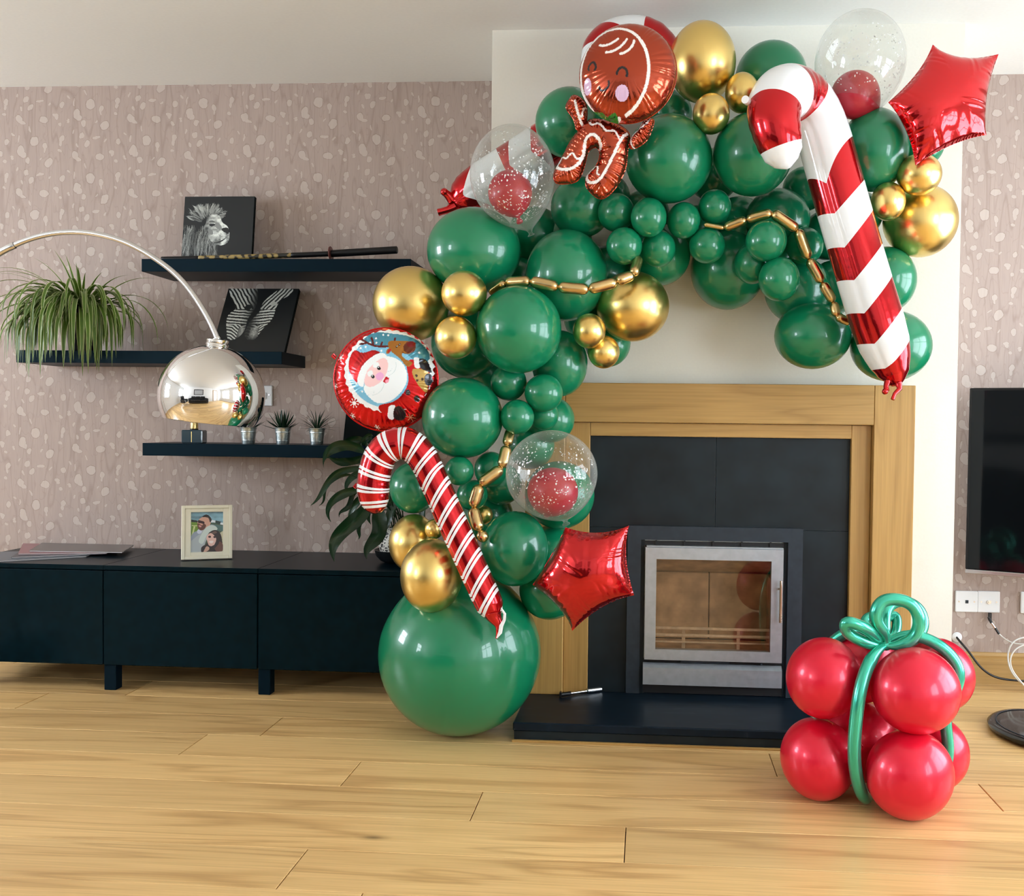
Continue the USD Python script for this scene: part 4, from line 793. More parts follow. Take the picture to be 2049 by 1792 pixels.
# coat buttons, gloves, cuffs, sack
Lr += [(ZE(1383, 1085, 36, 44), lin(60, 44, 62), .2), (ZE(1383, 1085, 27, 34), lin(20, 20, 28), .2), (ZE(1505, 1175, 42, 48), lin(22, 20, 24), .2)]
for x, y in ((1372, 1075), (1395, 1075), (1372, 1098), (1395, 1098)): Lr.append((ZE(x, y, 5, 5), lin(190, 180, 190), 0))
Lr += [(ZP([(1450, 750), (1540, 735), (1650, 770), (1690, 850), (1660, 960), (1640, 1080), (1540, 990), (1470, 870)]), lin(184, 150, 74), .3), (ZE(1665, 890, 55, 90), navy, .3)]
for x, y in ((1503, 838), (1585, 888), (1513, 908)): Lr.append((ZE(x, y, 17, 20), lin(60, 40, 20), .2))
Lr += [(ZP([(1530, 590), (1600, 590), (1670, 680), (1700, 790), (1620, 760), (1540, 710)]), navy, .3), (ZP([(1470, 570), (1525, 575), (1530, 640), (1545, 720), (1490, 725), (1465, 650)]), lin(232, 236, 238), 0)]
Lr += [(ZP([(1120, 1280), (1190, 1280), (1195, 1300), (1160, 1380), (1155, 1480), (1110, 1485), (1075, 1460), (1085, 1360)]), white, 0), (ZP([(1190, 1310), (1260, 1285), (1310, 1330), (1340, 1400), (1300, 1480), (1210, 1495), (1160, 1450), (1165, 1370)]), lin(36, 30, 30), .2)]
def flake(x, y, r_, w=11, arms=8, col=white):
    for k in range(arms // 2):
        a_ = k * 2 * math.pi / arms + .3; Lr.append((ZS([(x - r_ * math.cos(a_), y - r_ * .95 * math.sin(a_)), (x + r_ * math.cos(a_), y + r_ * .95 * math.sin(a_))], w), col, 0))
    for k in range(arms):
        a_ = k * 2 * math.pi / arms + .3; Lr.append((ZE(x + r_ * math.cos(a_), y + r_ * .95 * math.sin(a_), w * .95, w * .95), col, 0))
    Lr.append((ZE(x, y, r_ * .42, r_ * .42), col, 0))
flake(572, 1248, 66); flake(335, 575, 52, 10, 6); flake(250, 1000, 38, 9, 6); flake(515, 1440, 40, 9, 6); flake(885, 1605, 34, 8, 6); flake(300, 420, 14, 6, 6)
for k in range(3):
    a_ = k * math.pi / 3 + .2; Lr.append((ZS([(1395 - 62 * math.cos(a_), 1450 - 62 * math.sin(a_)), (1395 + 62 * math.cos(a_), 1450 + 62 * math.sin(a_))], 9), lin(196, 150, 116), 0))
v, f, p2, dd = pillow(out, 1.25, 40, 3, .05, .19, 16, 11, .5)
col, sh = paint(p2, Lr, (red, .85)); n2 = len(p2)
w = place(v, CR[0], CR[1], 3.0); w, f = fix(w, f)
rd = thing('round_foil_balloon', 'round red foil balloon printed with a bearded man in a red hat and a reindeer', 'foil balloon', at(CR[0], CR[1], 3.0))
part(rd, 'foil_body', (w, f), 'printed_foil', True, pv={'print': np.vstack([col, np.tile(red, (n2, 1))]), 'shine': np.r_[sh, np.full(n2, .85)]})
part(rd, 'valve', tube(np.array([at(673, 714, 2.995), at(667, 708, 2.99), at(664, 712, 2.985), at(671, 718, 2.99)]), .0035, 10), 'red_foil', label='small red filling loop')

# --- gingerbread figure: head, trunk with legs, two arms
def ZG(x, y): return (1100 + x / 4.48, 20 + y / 4.48)
def GP(pts, n=10): return smooth_outline([ZG(*k) for k in pts], n)
def GS(pts, w): return stroke([ZG(*k) for k in pts], w / 4.48)
def GE(x, y, a, b, r=0): c = ZG(x, y); return ell(c[0], c[1], a / 4.48, b / 4.48, r)
gb = thing('gingerbread_balloon', 'copper red gingerbread figure foil balloon with white icing lines', 'foil balloon', at(1225, 300, 2.92))
cop, ice, blk, lil, grn = (.45, .070, .032), lin(240, 236, 232), lin(22, 16, 22), lin(220, 186, 216), lin(40, 120, 40)
def gpart(name, outline, Y, thick, layers, seed, step=1.5, wr=.14, wf=.28, wd=12, yaw=0.0, pitch=0.0, crimp=2.0, pw=.5):
    v, f, p2, dd = pillow(outline, step, thick, crimp, wr, wf, wd, seed, pw); col, sh = paint(p2, layers, (cop, .92)); n2 = len(p2); c = outline.mean(0)
    w = place(v, c[0], c[1], Y, yaw, pitch); w, f = fix(w, f)
    part(gb, name, (w, f), 'printed_foil', True, pv={'print': np.vstack([col, np.tile(cop, (n2, 1))]), 'shine': np.r_[sh, np.full(n2, .92)]})
head = np.array([ZG(700 + 440 * math.cos(k) * (1.0), 575 + 445 * math.sin(k)) for k in np.linspace(0, 2 * np.pi, 120, endpoint=False)])
hl = []
fc = (595, 605)
ringp = [ZG(fc[0] + 312 * math.cos(k), fc[1] + 390 * math.sin(k)) for k in np.linspace(math.radians(82), math.radians(430), 90)]
hl.append((LineString(ringp).buffer(3.1), ice, 0))
for s_ in ([(470, 365), (520, 378), (580, 362), (632, 328)], [(533, 445), (610, 435), (670, 395), (710, 338)], [(662, 472), (720, 450), (760, 405), (775, 355)]): hl.append((GS(s_, 24), ice, 0))
for s_, w_ in (([(370, 572), (385, 525), (410, 515), (432, 535), (430, 585)], 20), ([(632, 645), (650, 605), (685, 595), (715, 620), (718, 668)], 22), ([(470, 738), (500, 770), (535, 760), (557, 702)], 18)): hl.append((GS(s_, w_), blk, 0))
hl += [(GE(356, 710, 38, 68), lil, 0), (GE(675, 805, 60, 68), lil, 0)]
hl += [(Polygon(GP([(395, 895), (440, 915), (500, 940), (520, 960), (610, 950), (612, 1030), (540, 1010), (500, 990), (430, 970)])), grn, .1), (GS([(405, 915), (470, 960), (520, 985)], 7), lin(16, 60, 20), .1), (GS([(530, 985), (600, 975)], 7), lin(16, 60, 20), .1)]
body = GP([(350, 985), (480, 985), (620, 1030), (712, 1110), (705, 1250), (690, 1400), (640, 1530), (560, 1640), (460, 1695), (370, 1640), (320, 1560), (330, 1490), (390, 1420), (440, 1330), (420, 1240), (370, 1250), (330, 1340), (300, 1450), (255, 1530), (150, 1560), (45, 1540), (35, 1460), (80, 1370), (130, 1270), (190, 1160), (260, 1070)], 8)
bl = [(GS([(360, 1030), (395, 1055), (430, 1045), (480, 1085), (520, 1120), (575, 1115), (605, 1150), (620, 1180)], 20), ice, 0),
      (GS([(690, 1130), (640, 1190), (590, 1300), (540, 1400), (480, 1510), (400, 1565), (345, 1545), (335, 1490), (370, 1440)], 26), ice, 0),
      (GS([(455, 1260), (430, 1170), (385, 1145), (330, 1180), (315, 1260), (285, 1360), (220, 1430), (120, 1445), (65, 1415), (75, 1370), (105, 1330)], 26), ice, 0),
      (GS([(90, 1360), (120, 1330), (150, 1350), (180, 1320), (210, 1305), (235, 1340), (280, 1345)], 16), ice, 0), (GS([(390, 1440), (415, 1410), (435, 1430), (430, 1480), (450, 1500)], 16), ice, 0)]
armL = GP([(250, 1080), (220, 1010), (175, 930), (140, 870), (170, 800), (200, 765), (270, 780), (330, 850), (340, 930), (330, 1010), (300, 1060)], 8)
armR = GP([(720, 1240), (725, 1150), (790, 1070), (880, 970), (930, 980), (925, 1060), (890, 1150), (830, 1210)], 8)
gpart('body', body, 2.925, 26, bl, 21, 1.6, .16, .26, 9)
gpart('arm', armL, 2.92, 16, [(GS([(230, 830), (245, 900), (270, 980), (300, 1050)], 22), ice, 0), (GS([(330, 890), (300, 930), (290, 975), (265, 960)], 16), ice, 0)], 22, 1.6, .25, .33, 8)
gpart('arm', armR, 2.905, 16, [(GS([(900, 985), (830, 1060), (760, 1110), (728, 1180), (735, 1215), (850, 1205)], 13), ice, 0)], 23, 1.6, .25, .33, 8)
gpart('head', head, 2.86, 50, hl, 24, 1.35, .045, .17, 15, -.10)
# ------------------------------------------------------------------ arc lamp
LY = 3.05
lc = at(424, 792, LY); lr = 101.5 * mpp(lc)
lamp = thing('arc_floor_lamp', 'chrome arc floor lamp with a mirrored dome shade over the shelves', 'lamp', (-2.55, LY, 0))
tilt = trimesh.transformations.rotation_matrix(.105, (0, 1, 0), lc)
ths = np.linspace(.16, 2.10, 40)
prof = [(lr * math.sin(k), lr * math.cos(k)) for k in ths[::-1]]
inner_ = [((lr - .004) * math.sin(k), (lr - .004) * math.cos(k)) for k in ths]
outer = lathe(prof, 72, lc); inn = lathe(inner_, 72, lc); rim = lathe([inner_[-1], ((lr - .002) * math.sin(2.102), (lr - .002) * math.cos(2.102) - .002), prof[0]], 72, lc)
for g_ in (outer, inn, rim): g_.apply_transform(tilt)
shd = part(lamp, 'shade', cat(outer, rim), 'chrome', 40)
part(shd, 'shade_lining', inn, 'white_inside', True)
cap = lathe([(.030, lr * .965), (.034, lr * .985), (.036, lr * .99 + .004), (.034, lr + .006), (.031, lr + .010), (.035, lr + .012), (.034, lr + .018), (.026, lr + .021), (0, lr + .021)], 40, lc); cap.apply_transform(tilt)
part(lamp, 'shade_cap', cap, 'chrome', 40)
top = trimesh.transform_points([lc + [0, 0, lr + .019]], tilt)[0]
arm_px = [(437, 683), (424, 652), (400, 609), (360, 557), (310, 517), (255, 486.5), (200, 469.5), (140, 464), (85, 471), (28, 491)]
ap = np.array([at(x, y, LY) for x, y in arm_px]); pa, _, _ = spline(ap, 70)
part(lamp, 'arm', tube(pa, .0088, 18), 'brushed_chrome', True)
a2 = np.array([at(29, 490.5, LY), at(0, 505, LY), at(-60, 548, LY), at(-150, 640, LY), at(-230, 780, LY), at(-262, 930, LY), at(-266, 1100, LY)]); pb, _, _ = spline(a2, 60)
part(lamp, 'arm_sleeve', tube(pb, .0112, 18), 'brushed_chrome', True)
part(lamp, 'joint', cat(cyl(pa[0], top, .0055, 14), trimesh.creation.icosphere(2, .009).apply_translation(top + [0, 0, .004])), 'chrome')
part(lamp, 'pole', cyl(pb[-1] + [0, 0, .01], (pb[-1][0], LY, .10), .014, 20), 'brushed_chrome')
part(lamp, 'base', box(pb[-1][0] - .10, pb[-1][0] + .10, LY - .10, LY + .10, 0, .10, .012), 'black_gloss', label='black block base')

# ------------------------------------------------------------------ prints
mat('art_print', {'a': ('attribute', dict(attribute='print')), 'p': ('principled_bsdf', dict(roughness=.55))}, [('a.color', 'p.base_color')])
mat('photo_print', {'a': ('attribute', dict(attribute='print')), 'p': ('principled_bsdf', dict(roughness=.15))}, [('a.color', 'p.base_color')])
def picture(parent, name, material, o, ex, ez, w, h, colour, nx, nz):
    """a flat print: colour(u, v) with u to the right and v downwards, 0..1"""
    u, v = np.meshgrid(np.linspace(0, 1, nx), np.linspace(0, 1, nz)); col = colour(np.stack([u.ravel(), v.ravel()], 1))
    p = o + u.ravel()[:, None] * ex * w + (1 - v.ravel())[:, None] * ez * h
    f = grid_faces(nz, nx, False); part(parent, name, (p, f[:, ::-1] if np.cross(ex, ez)[1] > 0 else f), material, True, pv={'print': col})
def slab_on(o, ex, ez, w, h, t, b=.002):
    n = np.cross(ex, ez); n = n if n[1] > 0 else -n
    m_ = box(0, w, 0, t, 0, h, b); T = np.eye(4); T[:3, 0], T[:3, 1], T[:3, 2], T[:3, 3] = ex, n, ez, o; m_.apply_transform(T); return m_
def canvas(lab, tl, tr, bl, zb, Yb, Yt, colour, nx, nz, px_h=None):
    BL = at(*bl, Yb); BL[2] = zb; TL, TR = at(*tl, Yt), at(*tr, Yt)
    ex = TR - TL; w = np.linalg.norm(ex); ex /= w; ex[2] = 0; ex /= np.linalg.norm(ex); ez = TL - BL; ez -= (ez @ ex) * ex; h = np.linalg.norm(ez); ez /= h
    o = TL - ez * h; o[2] = zb
    t = thing('canvas_print', lab, 'picture', o + ex * w / 2)
    part(t, 'canvas', slab_on(o, ex, ez, w, h, .018), 'canvas_black', 30)
    n = np.cross(ex, ez); n = n if n[1] < 0 else -n
    if colour: picture(t, 'print_face', 'art_print', o + n * .0006 + ex * .001 + ez * .001, ex, ez, w - .002, h - .002, colour, nx, nz)
def grey(c): return np.stack([c * .96, c * 1.0, c * .93], 1)
def strokes_field(q, segs):
    """painted hair: the brightest stroke that covers a point"""
    out = np.zeros(len(q))
    for g, c in segs:
        x0, y0, x1, y1 = g.bounds; k = np.where((q[:, 0] > x0) & (q[:, 0] < x1) & (q[:, 1] > y0) & (q[:, 1] < y1))[0]
        if len(k): out[k[shapely.contains_xy(g, q[k, 0], q[k, 1])]] = c
    return out
def hair(pts, w0):
    p = spline(np.array(pts, float), 10)[0]; d = np.gradient(p, axis=0); d /= np.linalg.norm(d, axis=1, keepdims=True); n = np.stack([-d[:, 1], d[:, 0]], 1); w = w0 * np.sin(np.linspace(.25, math.pi, 10))[:, None]
    return Polygon(np.vstack([p + n * w, (p - n * w)[::-1]])).buffer(0)
def lion(uv):
    # picture coordinates: the canvas is 720 wide and 620 high
    q = uv * [720, 620]; g = np.random.default_rng(4); segs = []
    for _ in range(420):                                            # mane, from the dark depth behind the face outwards
        a = g.uniform(-2.9, -.35); r0 = g.uniform(60, 150); L = g.uniform(50, 110) * (1.15 if a < -1 else .75); o = np.array([255, 250]); d = np.array([math.cos(a), math.sin(a)])
        p0 = o + d * r0; p1 = p0 + d * L * .5 + [0, g.uniform(-8, 8)]; p2 = p0 + d * L + [g.uniform(-10, 14), g.uniform(-4, 14)]
        if p2[1] < 56 or p2[0] > 452: continue
        segs.append((hair([p0, p1, p2], g.uniform(2.5, 7.5)), (g.uniform(.03, .62)) * (.25 + .75 * min(1, (r0 + L - 90) / 110))))
    for _ in range(420):
        x = g.uniform(8, 370); y = g.uniform(260, 470) + max(0, (x - 250)) * .7; L = g.uniform(60, 150); s = (x - 300) * .10
        segs.append((hair([(x, y), (x + g.uniform(-8, 8) - 6, y + L * .5), (x + s + g.uniform(-6, 20), min(y + L, 612))], g.uniform(2.0, 5.5)), g.uniform(.015, .46) * (.5 if 90 < x < 160 else 1)))
    c = strokes_field(q, segs) * .85
    def pol(p): return Polygon(smooth_outline(np.array(p), 8)).buffer(0)
    face = pol([(238, 190), (300, 165), (372, 182), (405, 240), (462, 282), (466, 312), (446, 330), (470, 345), (478, 330), (484, 380), (458, 430), (420, 448), (350, 440), (290, 405), (245, 335), (215, 290), (235, 240)])
    k = shapely.contains_xy(face, q[:, 0], q[:, 1])
    n = meshkit.fbm(np.c_[q / [26, 18], q[:, :1] * 0], 4, 2); m2 = meshkit.fbm(np.c_[q / [60, 50], q[:, :1] * 0 + 4], 3, 5)
    c[k] = np.clip((.50 + .7 * (n[k] - .5) + 1.5 * (m2[k] - .5)) * np.interp(q[k, 0], [235, 300, 400], [.45, .8, 1.1]), .04, .85)
    darks = [(pol([(268, 262), (300, 250), (335, 262), (312, 272), (285, 275)]), .02), (pol([(262, 232), (300, 222), (330, 240), (300, 240)]), .16), (pol([(398, 305), (440, 288), (468, 298), (455, 335), (430, 330), (410, 318)]), .015),
             (hair([(330, 428), (380, 420), (430, 395), (462, 372)], 7), .02), (pol([(330, 240), (385, 262), (398, 300), (360, 300), (335, 275)]), .30), (pol([(260, 300), (300, 310), (310, 350), (275, 345)]), .28), (hair([(370, 345), (410, 372), (440, 372)], 3), .2), (hair([(375, 360), (410, 385), (440, 385)], 3), .25), (hair([(440, 330), (455, 350), (462, 372)], 3), .08)]
    for gpol, v in darks:
        kk = shapely.contains_xy(gpol, q[:, 0], q[:, 1]); c[kk] = v
    chin = pol([(352, 450), (420, 452), (470, 430), (490, 470), (470, 560), (420, 600), (370, 540)]); kk = shapely.contains_xy(chin, q[:, 0], q[:, 1]) & ~k; c[kk] *= .25
    return grey(np.clip(c, 0, 1) ** 1.15) + np.array([.003, .005, .006])
def zebra(uv):
    q = uv * [720, 690]; x, y = q[:, 0], q[:, 1]; c = np.zeros(len(q))
    def pol(p): return Polygon(smooth_outline(np.array(p, float) - [905, 1110], 8)).buffer(0)
    wob = 9 * (meshkit.noise(np.c_[q / 45, x * 0]) - .5)
    hl = pol([(925, 1100), (1190, 1100), (1225, 1200), (1228, 1330), (1185, 1450), (1180, 1560), (1130, 1650), (1050, 1672), (1010, 1600), (975, 1470), (985, 1390), (1030, 1340), (1000, 1270), (950, 1210)])
    hr = pol([(1290, 1290), (1370, 1170), (1460, 1100), (1560, 1100), (1560, 1160), (1480, 1230), (1440, 1330), (1425, 1450), (1350, 1570), (1290, 1672), (1210, 1650), (1195, 1540), (1240, 1430), (1280, 1370)])
    for h_, sgn, cx_ in ((hl, 1, 255), (hr, -1, 375)):
        k = shapely.contains_xy(h_, x, y); dx = (cx_ - x) * sgn
        f = np.where(y < 230, y * .55 + dx * .75, np.where(y < 400, y + .10 * dx, y - .55 * np.maximum(0, 90 - np.abs(dx - 20)) + .2 * dx)) + wob
        s_ = np.sin(f / 31 * 2 * np.pi) > -.05
        fade = np.clip((dx + 60) / 110, 0.05, 1) * np.clip((620 - y) / 70, .0, 1)
        val = np.where(s_, .62 * fade, .01); muz = (y > 430) & (np.abs(dx) < 42); val = np.where(muz, .35 * np.clip(1 - np.abs(dx) / 60, 0, 1) * np.clip((565 - y) / 60, 0, 1) * (.6 + .8 * meshkit.noise(np.c_[q / 9, x * 0])), val)
        c[k] = val[k]
        e = pol([(1125, 1310), (1160, 1290), (1190, 1320), (1165, 1350)] if sgn > 0 else [(1375, 1290), (1410, 1255), (1440, 1290), (1410, 1300)]); kk = shapely.contains_xy(e, x, y); c[kk] = .01 if sgn > 0 else .5
    return grey(np.clip(c, 0, 1)) + np.array([.003, .005, .006])
canvas('square black canvas print of a lion\'s head on the topmost shelf', (370, 393), (510, 394.5), (363, 516), Z1, 3.800, 3.835, lion, 210, 190)
canvas('black canvas print of two zebra heads leaning on the middle shelf', (457, 577), (599, 577), (437, 703), Z2, 3.715, 3.875, zebra, 210, 210)
canvas('plain dark navy canvas leaning behind the round printed foil balloon', (695, 800), (815, 803), (687, 886), Z3, 3.80, 3.86, None, 0, 0)

# ------------------------------------------------------------------ sword on the topmost shelf
kz = Z1; ky = 3.735
def kp(x, y): return at(x, y, ky)
sw = thing('sheathed_sword', 'curved sword in a black and gold scabbard lying on the topmost shelf', 'sword', (kp(560, 510)[0], ky, kz))
e0 = kp(324, 514); e0[2] = kz + .0095; e1 = kp(660, 504); e1[2] = kz + .030; e2 = kp(795, 495); e2[2] = kz + .045
mid = (e0 + e1) / 2 - [0, 0, .002]
sc_, _, _ = spline(np.array([e0, mid, e1]), 50)
def seg(a, b, r, nm, m_, lab=None):
    k = slice(int(a * 49), int(b * 49) + 1); part(sw, nm, tube(sc_[k], r, 16), m_, True, label=lab)
mat('gold_scabbard', {'g': ('geometry', {}), 'v': ('voronoi_texture', dict(scale=55)), 'r': ('rgb_ramp', {'ramp': [(.25, (.42, .30, .10)), (.5, (.30, .21, .07)), (.62, (.02, .018, .012))]}), 'p': ('principled_bsdf', dict(roughness=.35))}, [('g.position', 'v.vector'), ('v.distance', 'r.fac'), ('r.color', 'p.base_color')])
seg(0, .24, .0095, 'scabbard', 'black_satin'); seg(.24, .78, .0100, 'scabbard_wrap', 'gold_scabbard', 'gold patterned section of the scabbard'); seg(.78, 1, .0105, 'scabbard_mouth', 'black_satin')
dv = (e2 - e1) / np.linalg.norm(e2 - e1)
gd = lathe([(0, -.003), (.026, -.003), (.0285, -.0015), (.0285, .0015), (.026, .003), (0, .003)], 36); gd.apply_transform(trimesh.geometry.align_vectors([0, 0, 1], dv)); gd.apply_translation(e1 + dv * .004)
part(sw, 'guard', gd, 'red_brown', label='round dark red hand guard')
part(sw, 'grip', tube(np.array([e1 + dv * .007, e1 + dv * .02, e2 - dv * .012, e2 - dv * .002, e2]), [.0135, .0140, .0145, .0145, .0125], 18), 'black_satin', 40)

# ------------------------------------------------------------------ plants
def leaf_mat(name, ramp, rough=.38):
    mat(name, {'uv': ('uvmap', dict(attribute='st')), 's': ('separate_xyz', {}), 'r': ('rgb_ramp', dict(ramp=ramp)), 'o': ('object_info', {}), 'mr': ('map_range', dict(to_min=.72, to_max=1.18)), 'h': ('hsv', {}),
               'p': ('principled_bsdf', dict(roughness=rough)), 't': ('translucent_bsdf', {}), 'x': ('mix_closure', dict(fac=.25))},
        [('uv.UV', 's.vector'), ('s.y', 'r.fac'), ('o.random', 'mr.value'), ('mr.result', 'h.value'), ('r.color', 'h.color'), ('h.color', 'p.base_color'), ('h.color', 't.color'), ('p.BSDF', 'x.closure1'), ('t.BSDF', 'x.closure2')], surface='x.closure')
gA, gB, crm = (.085, .165, .016), (.115, .205, .026), (.50, .54, .26)
leaf_mat('spider_leaf', [(0, crm), (.09, crm), (.15, gB), (.45, gA), (.55, gA), (.85, gB), (.91, crm), (1, crm)])
leaf_mat('lily_leaf', [(0, (.010, .040, .014)), (.46, (.014, .055, .018)), (.5, (.03, .085, .03)), (.54, (.014, .055, .018)), (1, (.010, .040, .014))], .3)
leaf_mat('succulent_leaf', [(0, (.006, .030, .014)), (.5, (.010, .042, .020)), (1, (.006, .030, .014))], .4)
def leaf(path, width, side, fold=.25, prof=None, n=16, wave=0.0):
    """a leaf blade along a path: two halves folded along the midrib"""
    p = spline(np.asarray(path, float), n)[0]; t = np.gradient(p, axis=0); t /= np.linalg.norm(t, axis=1, keepdims=True)
    s = np.broadcast_to(np.asarray(side, float), p.shape); s = s - (s * t).sum(1)[:, None] * t; s /= np.linalg.norm(s, axis=1, keepdims=True); nn = np.cross(t, s)
    k = np.linspace(0, 1, n); w = width * (prof(k) if prof else np.sin(np.pi * np.clip(k * .93 + .05, 0, 1)) ** .75) / 2
    cols = [(-1, 1), (-.5, .35), (0, 0), (.5, .35), (1, 1)]
    v = np.stack([p + s * (w * a)[:, None] + nn * (w * (fold * b + wave * abs(a) * np.sin(k * 11 + a * 1.3 + width * 900)))[:, None] for a, b in cols], 1).reshape(-1, 3)
    uv = np.stack([np.repeat(k, 5), np.tile([0, .25, .5, .75, 1], n)], 1)
    return (v, grid_faces(n, 5, False)), uv
g = np.random.default_rng(15)
cr = at(168, 612, 3.785); spz = Z2
sp_ = thing('spider_plant', 'bushy spider plant with striped arching leaves on the middle shelf', 'plant', (cr[0], 3.785, Z2))
pt = lathe([(0, 0), (.052, 0), (.056, .006), (.068, .11), (.072, .118), (.072, .128), (.066, .128), (.062, .115), (0, .113)], 36, (cr[0], 3.785, Z2))
part(sp_, 'pot', pt, 'black_satin', 40)
part(sp_, 'soil', lathe([(.064, .1135), (.03, .118), (0, .119)], 24, (cr[0], 3.785, Z2)), 'black_gap')
crown = np.array([cr[0], 3.765, Z2 + .118])
def spleaf(phi, el, L, droop, w):
    d = np.array([math.cos(phi), -math.sin(phi), 0]); pts = [crown + d * g.uniform(.0, .03) + [0, 0, 0]]; e = el; st = L / 10
    for i in range(10):
        pts.append(pts[-1] + (d * math.cos(e) + np.array([0, 0, 1]) * math.sin(e)) * st); e -= droop * (.6 + .09 * i); e = max(e, -1.52)
    pts = np.array(pts); pts[:, 1] = np.minimum(pts[:, 1], D - .012)
    # nothing passes through the shelf
    over = pts[:, 1] > SY - .008; pts[over, 2] = np.maximum(pts[over, 2], Z2 + .006)
    side = np.array([math.sin(phi), math.cos(phi), 0.0])
    m_, uv = leaf(pts, w, side, .35, lambda k: np.clip(np.minimum(.55 + k * 3, 1) * (1 - k ** 3.2), .02, 1), 16)
    part(sp_, 'leaf', m_, 'spider_leaf', True, uv=uv)
for i in range(135):
    front = g.random() < .66
    phi = g.uniform(.15, math.pi - .15) if front else g.uniform(-.5, math.pi + .5)
    L = (g.uniform(.30, .50) if front else g.uniform(.22, .38)) * (.86 if phi > 2.2 else 1)
    spleaf(phi, g.uniform(.55, 1.35), L, g.uniform(.28, .42), g.uniform(.015, .026))
for phi, el, L, dr, w in ((2.05, 1.42, .30, .06, .016), (1.75, 1.5, .27, .05, .015), (1.1, 1.38, .25, .10, .017), (2.3, 1.35, .30, .10, .013), (1.3, 1.52, .24, .05, .014), (.9, 1.4, .22, .09, .014), (2.9, 1.15, .38, .16, .010), (3.05, .95, .42, .12, .009), (.3, 1.1, .33, .13, .010), (.2, .9, .40, .12, .010), (2.6, 1.25, .40, .19, .012), (2.75, 1.2, .42, .20, .012), (.5, 1.3, .25, .10, .012), (2.95, 1.0, .50, .22, .013), (2.8, .8, .50, .25, .013), (.15, .8, .48, .24, .013), (.3, .7, .50, .26, .013)): spleaf(phi, el, L, dr, w)

for i in range(48): spleaf(g.uniform(.7, 2.45), g.uniform(.25, .95), g.uniform(.30, .46), g.uniform(.30, .42), g.uniform(.016, .027))

# small plants in metal buckets on the lowest shelf
for i, (x, lab) in enumerate(((497, 'small spiky plant in a metal bucket, half hidden behind the lamp shade'), (566, 'small broad-leaved spiky plant in a metal bucket, middle of the three buckets'), (634, 'small fine-leaved spiky plant in a metal bucket, rightmost of the three buckets'))):
    b0 = at(x, 888, 3.775); c = np.array([b0[0], 3.775, Z3]); t = thing('potted_succulent', lab, 'plant', c, None)
    part(t, 'bucket', lathe([(0, 0), (.0235, 0), (.0245, .002), (.0255, .012), (.0262, .0135), (.0262, .0145), (.0258, .016), (.0292, .046), (.0302, .047), (.0302, .050), (.0298, .0515), (.0318, .062), (.0332, .0635), (.0335, .065), (.033, .066), (.0312, .0655), (.0295, .055), (0, .054)], 40, c), 'galvanised', 30)
    top = c + [0, 0, .055]; nl, fine = (26, False) if i < 2 else (38, True)
    for k in range(nl):
        phi = k * 2.399 + g.uniform(-.2, .2); el = 1.5 - 1.25 * (k / nl) ** .8 + g.uniform(-.1, .1); L = g.uniform(.068, .092) * (1.12 if fine else 1.0); d = np.array([math.cos(phi), math.sin(phi), 0]); pts = [top + d * .006]
        e = el
        for j in range(5): pts.append(pts[-1] + (d * math.cos(e) + np.array([0, 0, 1]) * math.sin(e)) * L / 5); e += (-.13 if fine else .05)
        m_, uv = leaf(pts, .0058 if fine else .0150, np.array([-math.sin(phi), math.cos(phi), 0]), .4, lambda q_: np.clip((1 - q_ ** 2.0) * (.6 + .6 * q_), .03, 1), 8)
        part(t, 'leaf', m_, 'succulent_leaf', True, uv=uv)

# leafy plant in a bowl on the right-hand cabinet
pl = at(800, 1122, 3.70); pl[2] = .468; lp = thing('peace_lily', 'dark glossy leafy plant in a patterned pot and black bowl on the cabinet', 'plant', pl)
part(lp, 'bowl', lathe([(0, 0), (.055, 0), (.075, .008), (.092, .028), (.098, .050), (.094, .050), (.086, .030), (.06, .014), (0, .012)], 48, pl), 'black_gloss', 40, label='black bowl under the pot')
mat('animal_spots', {'g': ('geometry', {}), 'v': ('voronoi_texture', dict(scale=70, feature='distance_to_edge')), 'r': ('rgb_ramp', {'ramp': [(0, (.62, .60, .54)), (.12, (.62, .60, .54)), (.17, (.015, .014, .012))]}), 'p': ('principled_bsdf', dict(roughness=.5))}, [('g.position', 'v.vector'), ('v.distance', 'r.fac'), ('r.color', 'p.base_color')])
part(lp, 'pot', lathe([(0, .013), (.058, .013), (.074, .035), (.082, .07), (.078, .105), (.066, .135), (.060, .140), (.056, .134), (.060, .12), (0, .118)], 48, pl), 'animal_spots', True, label='black and white animal patterned pot')
root = pl + [0, 0, .12]
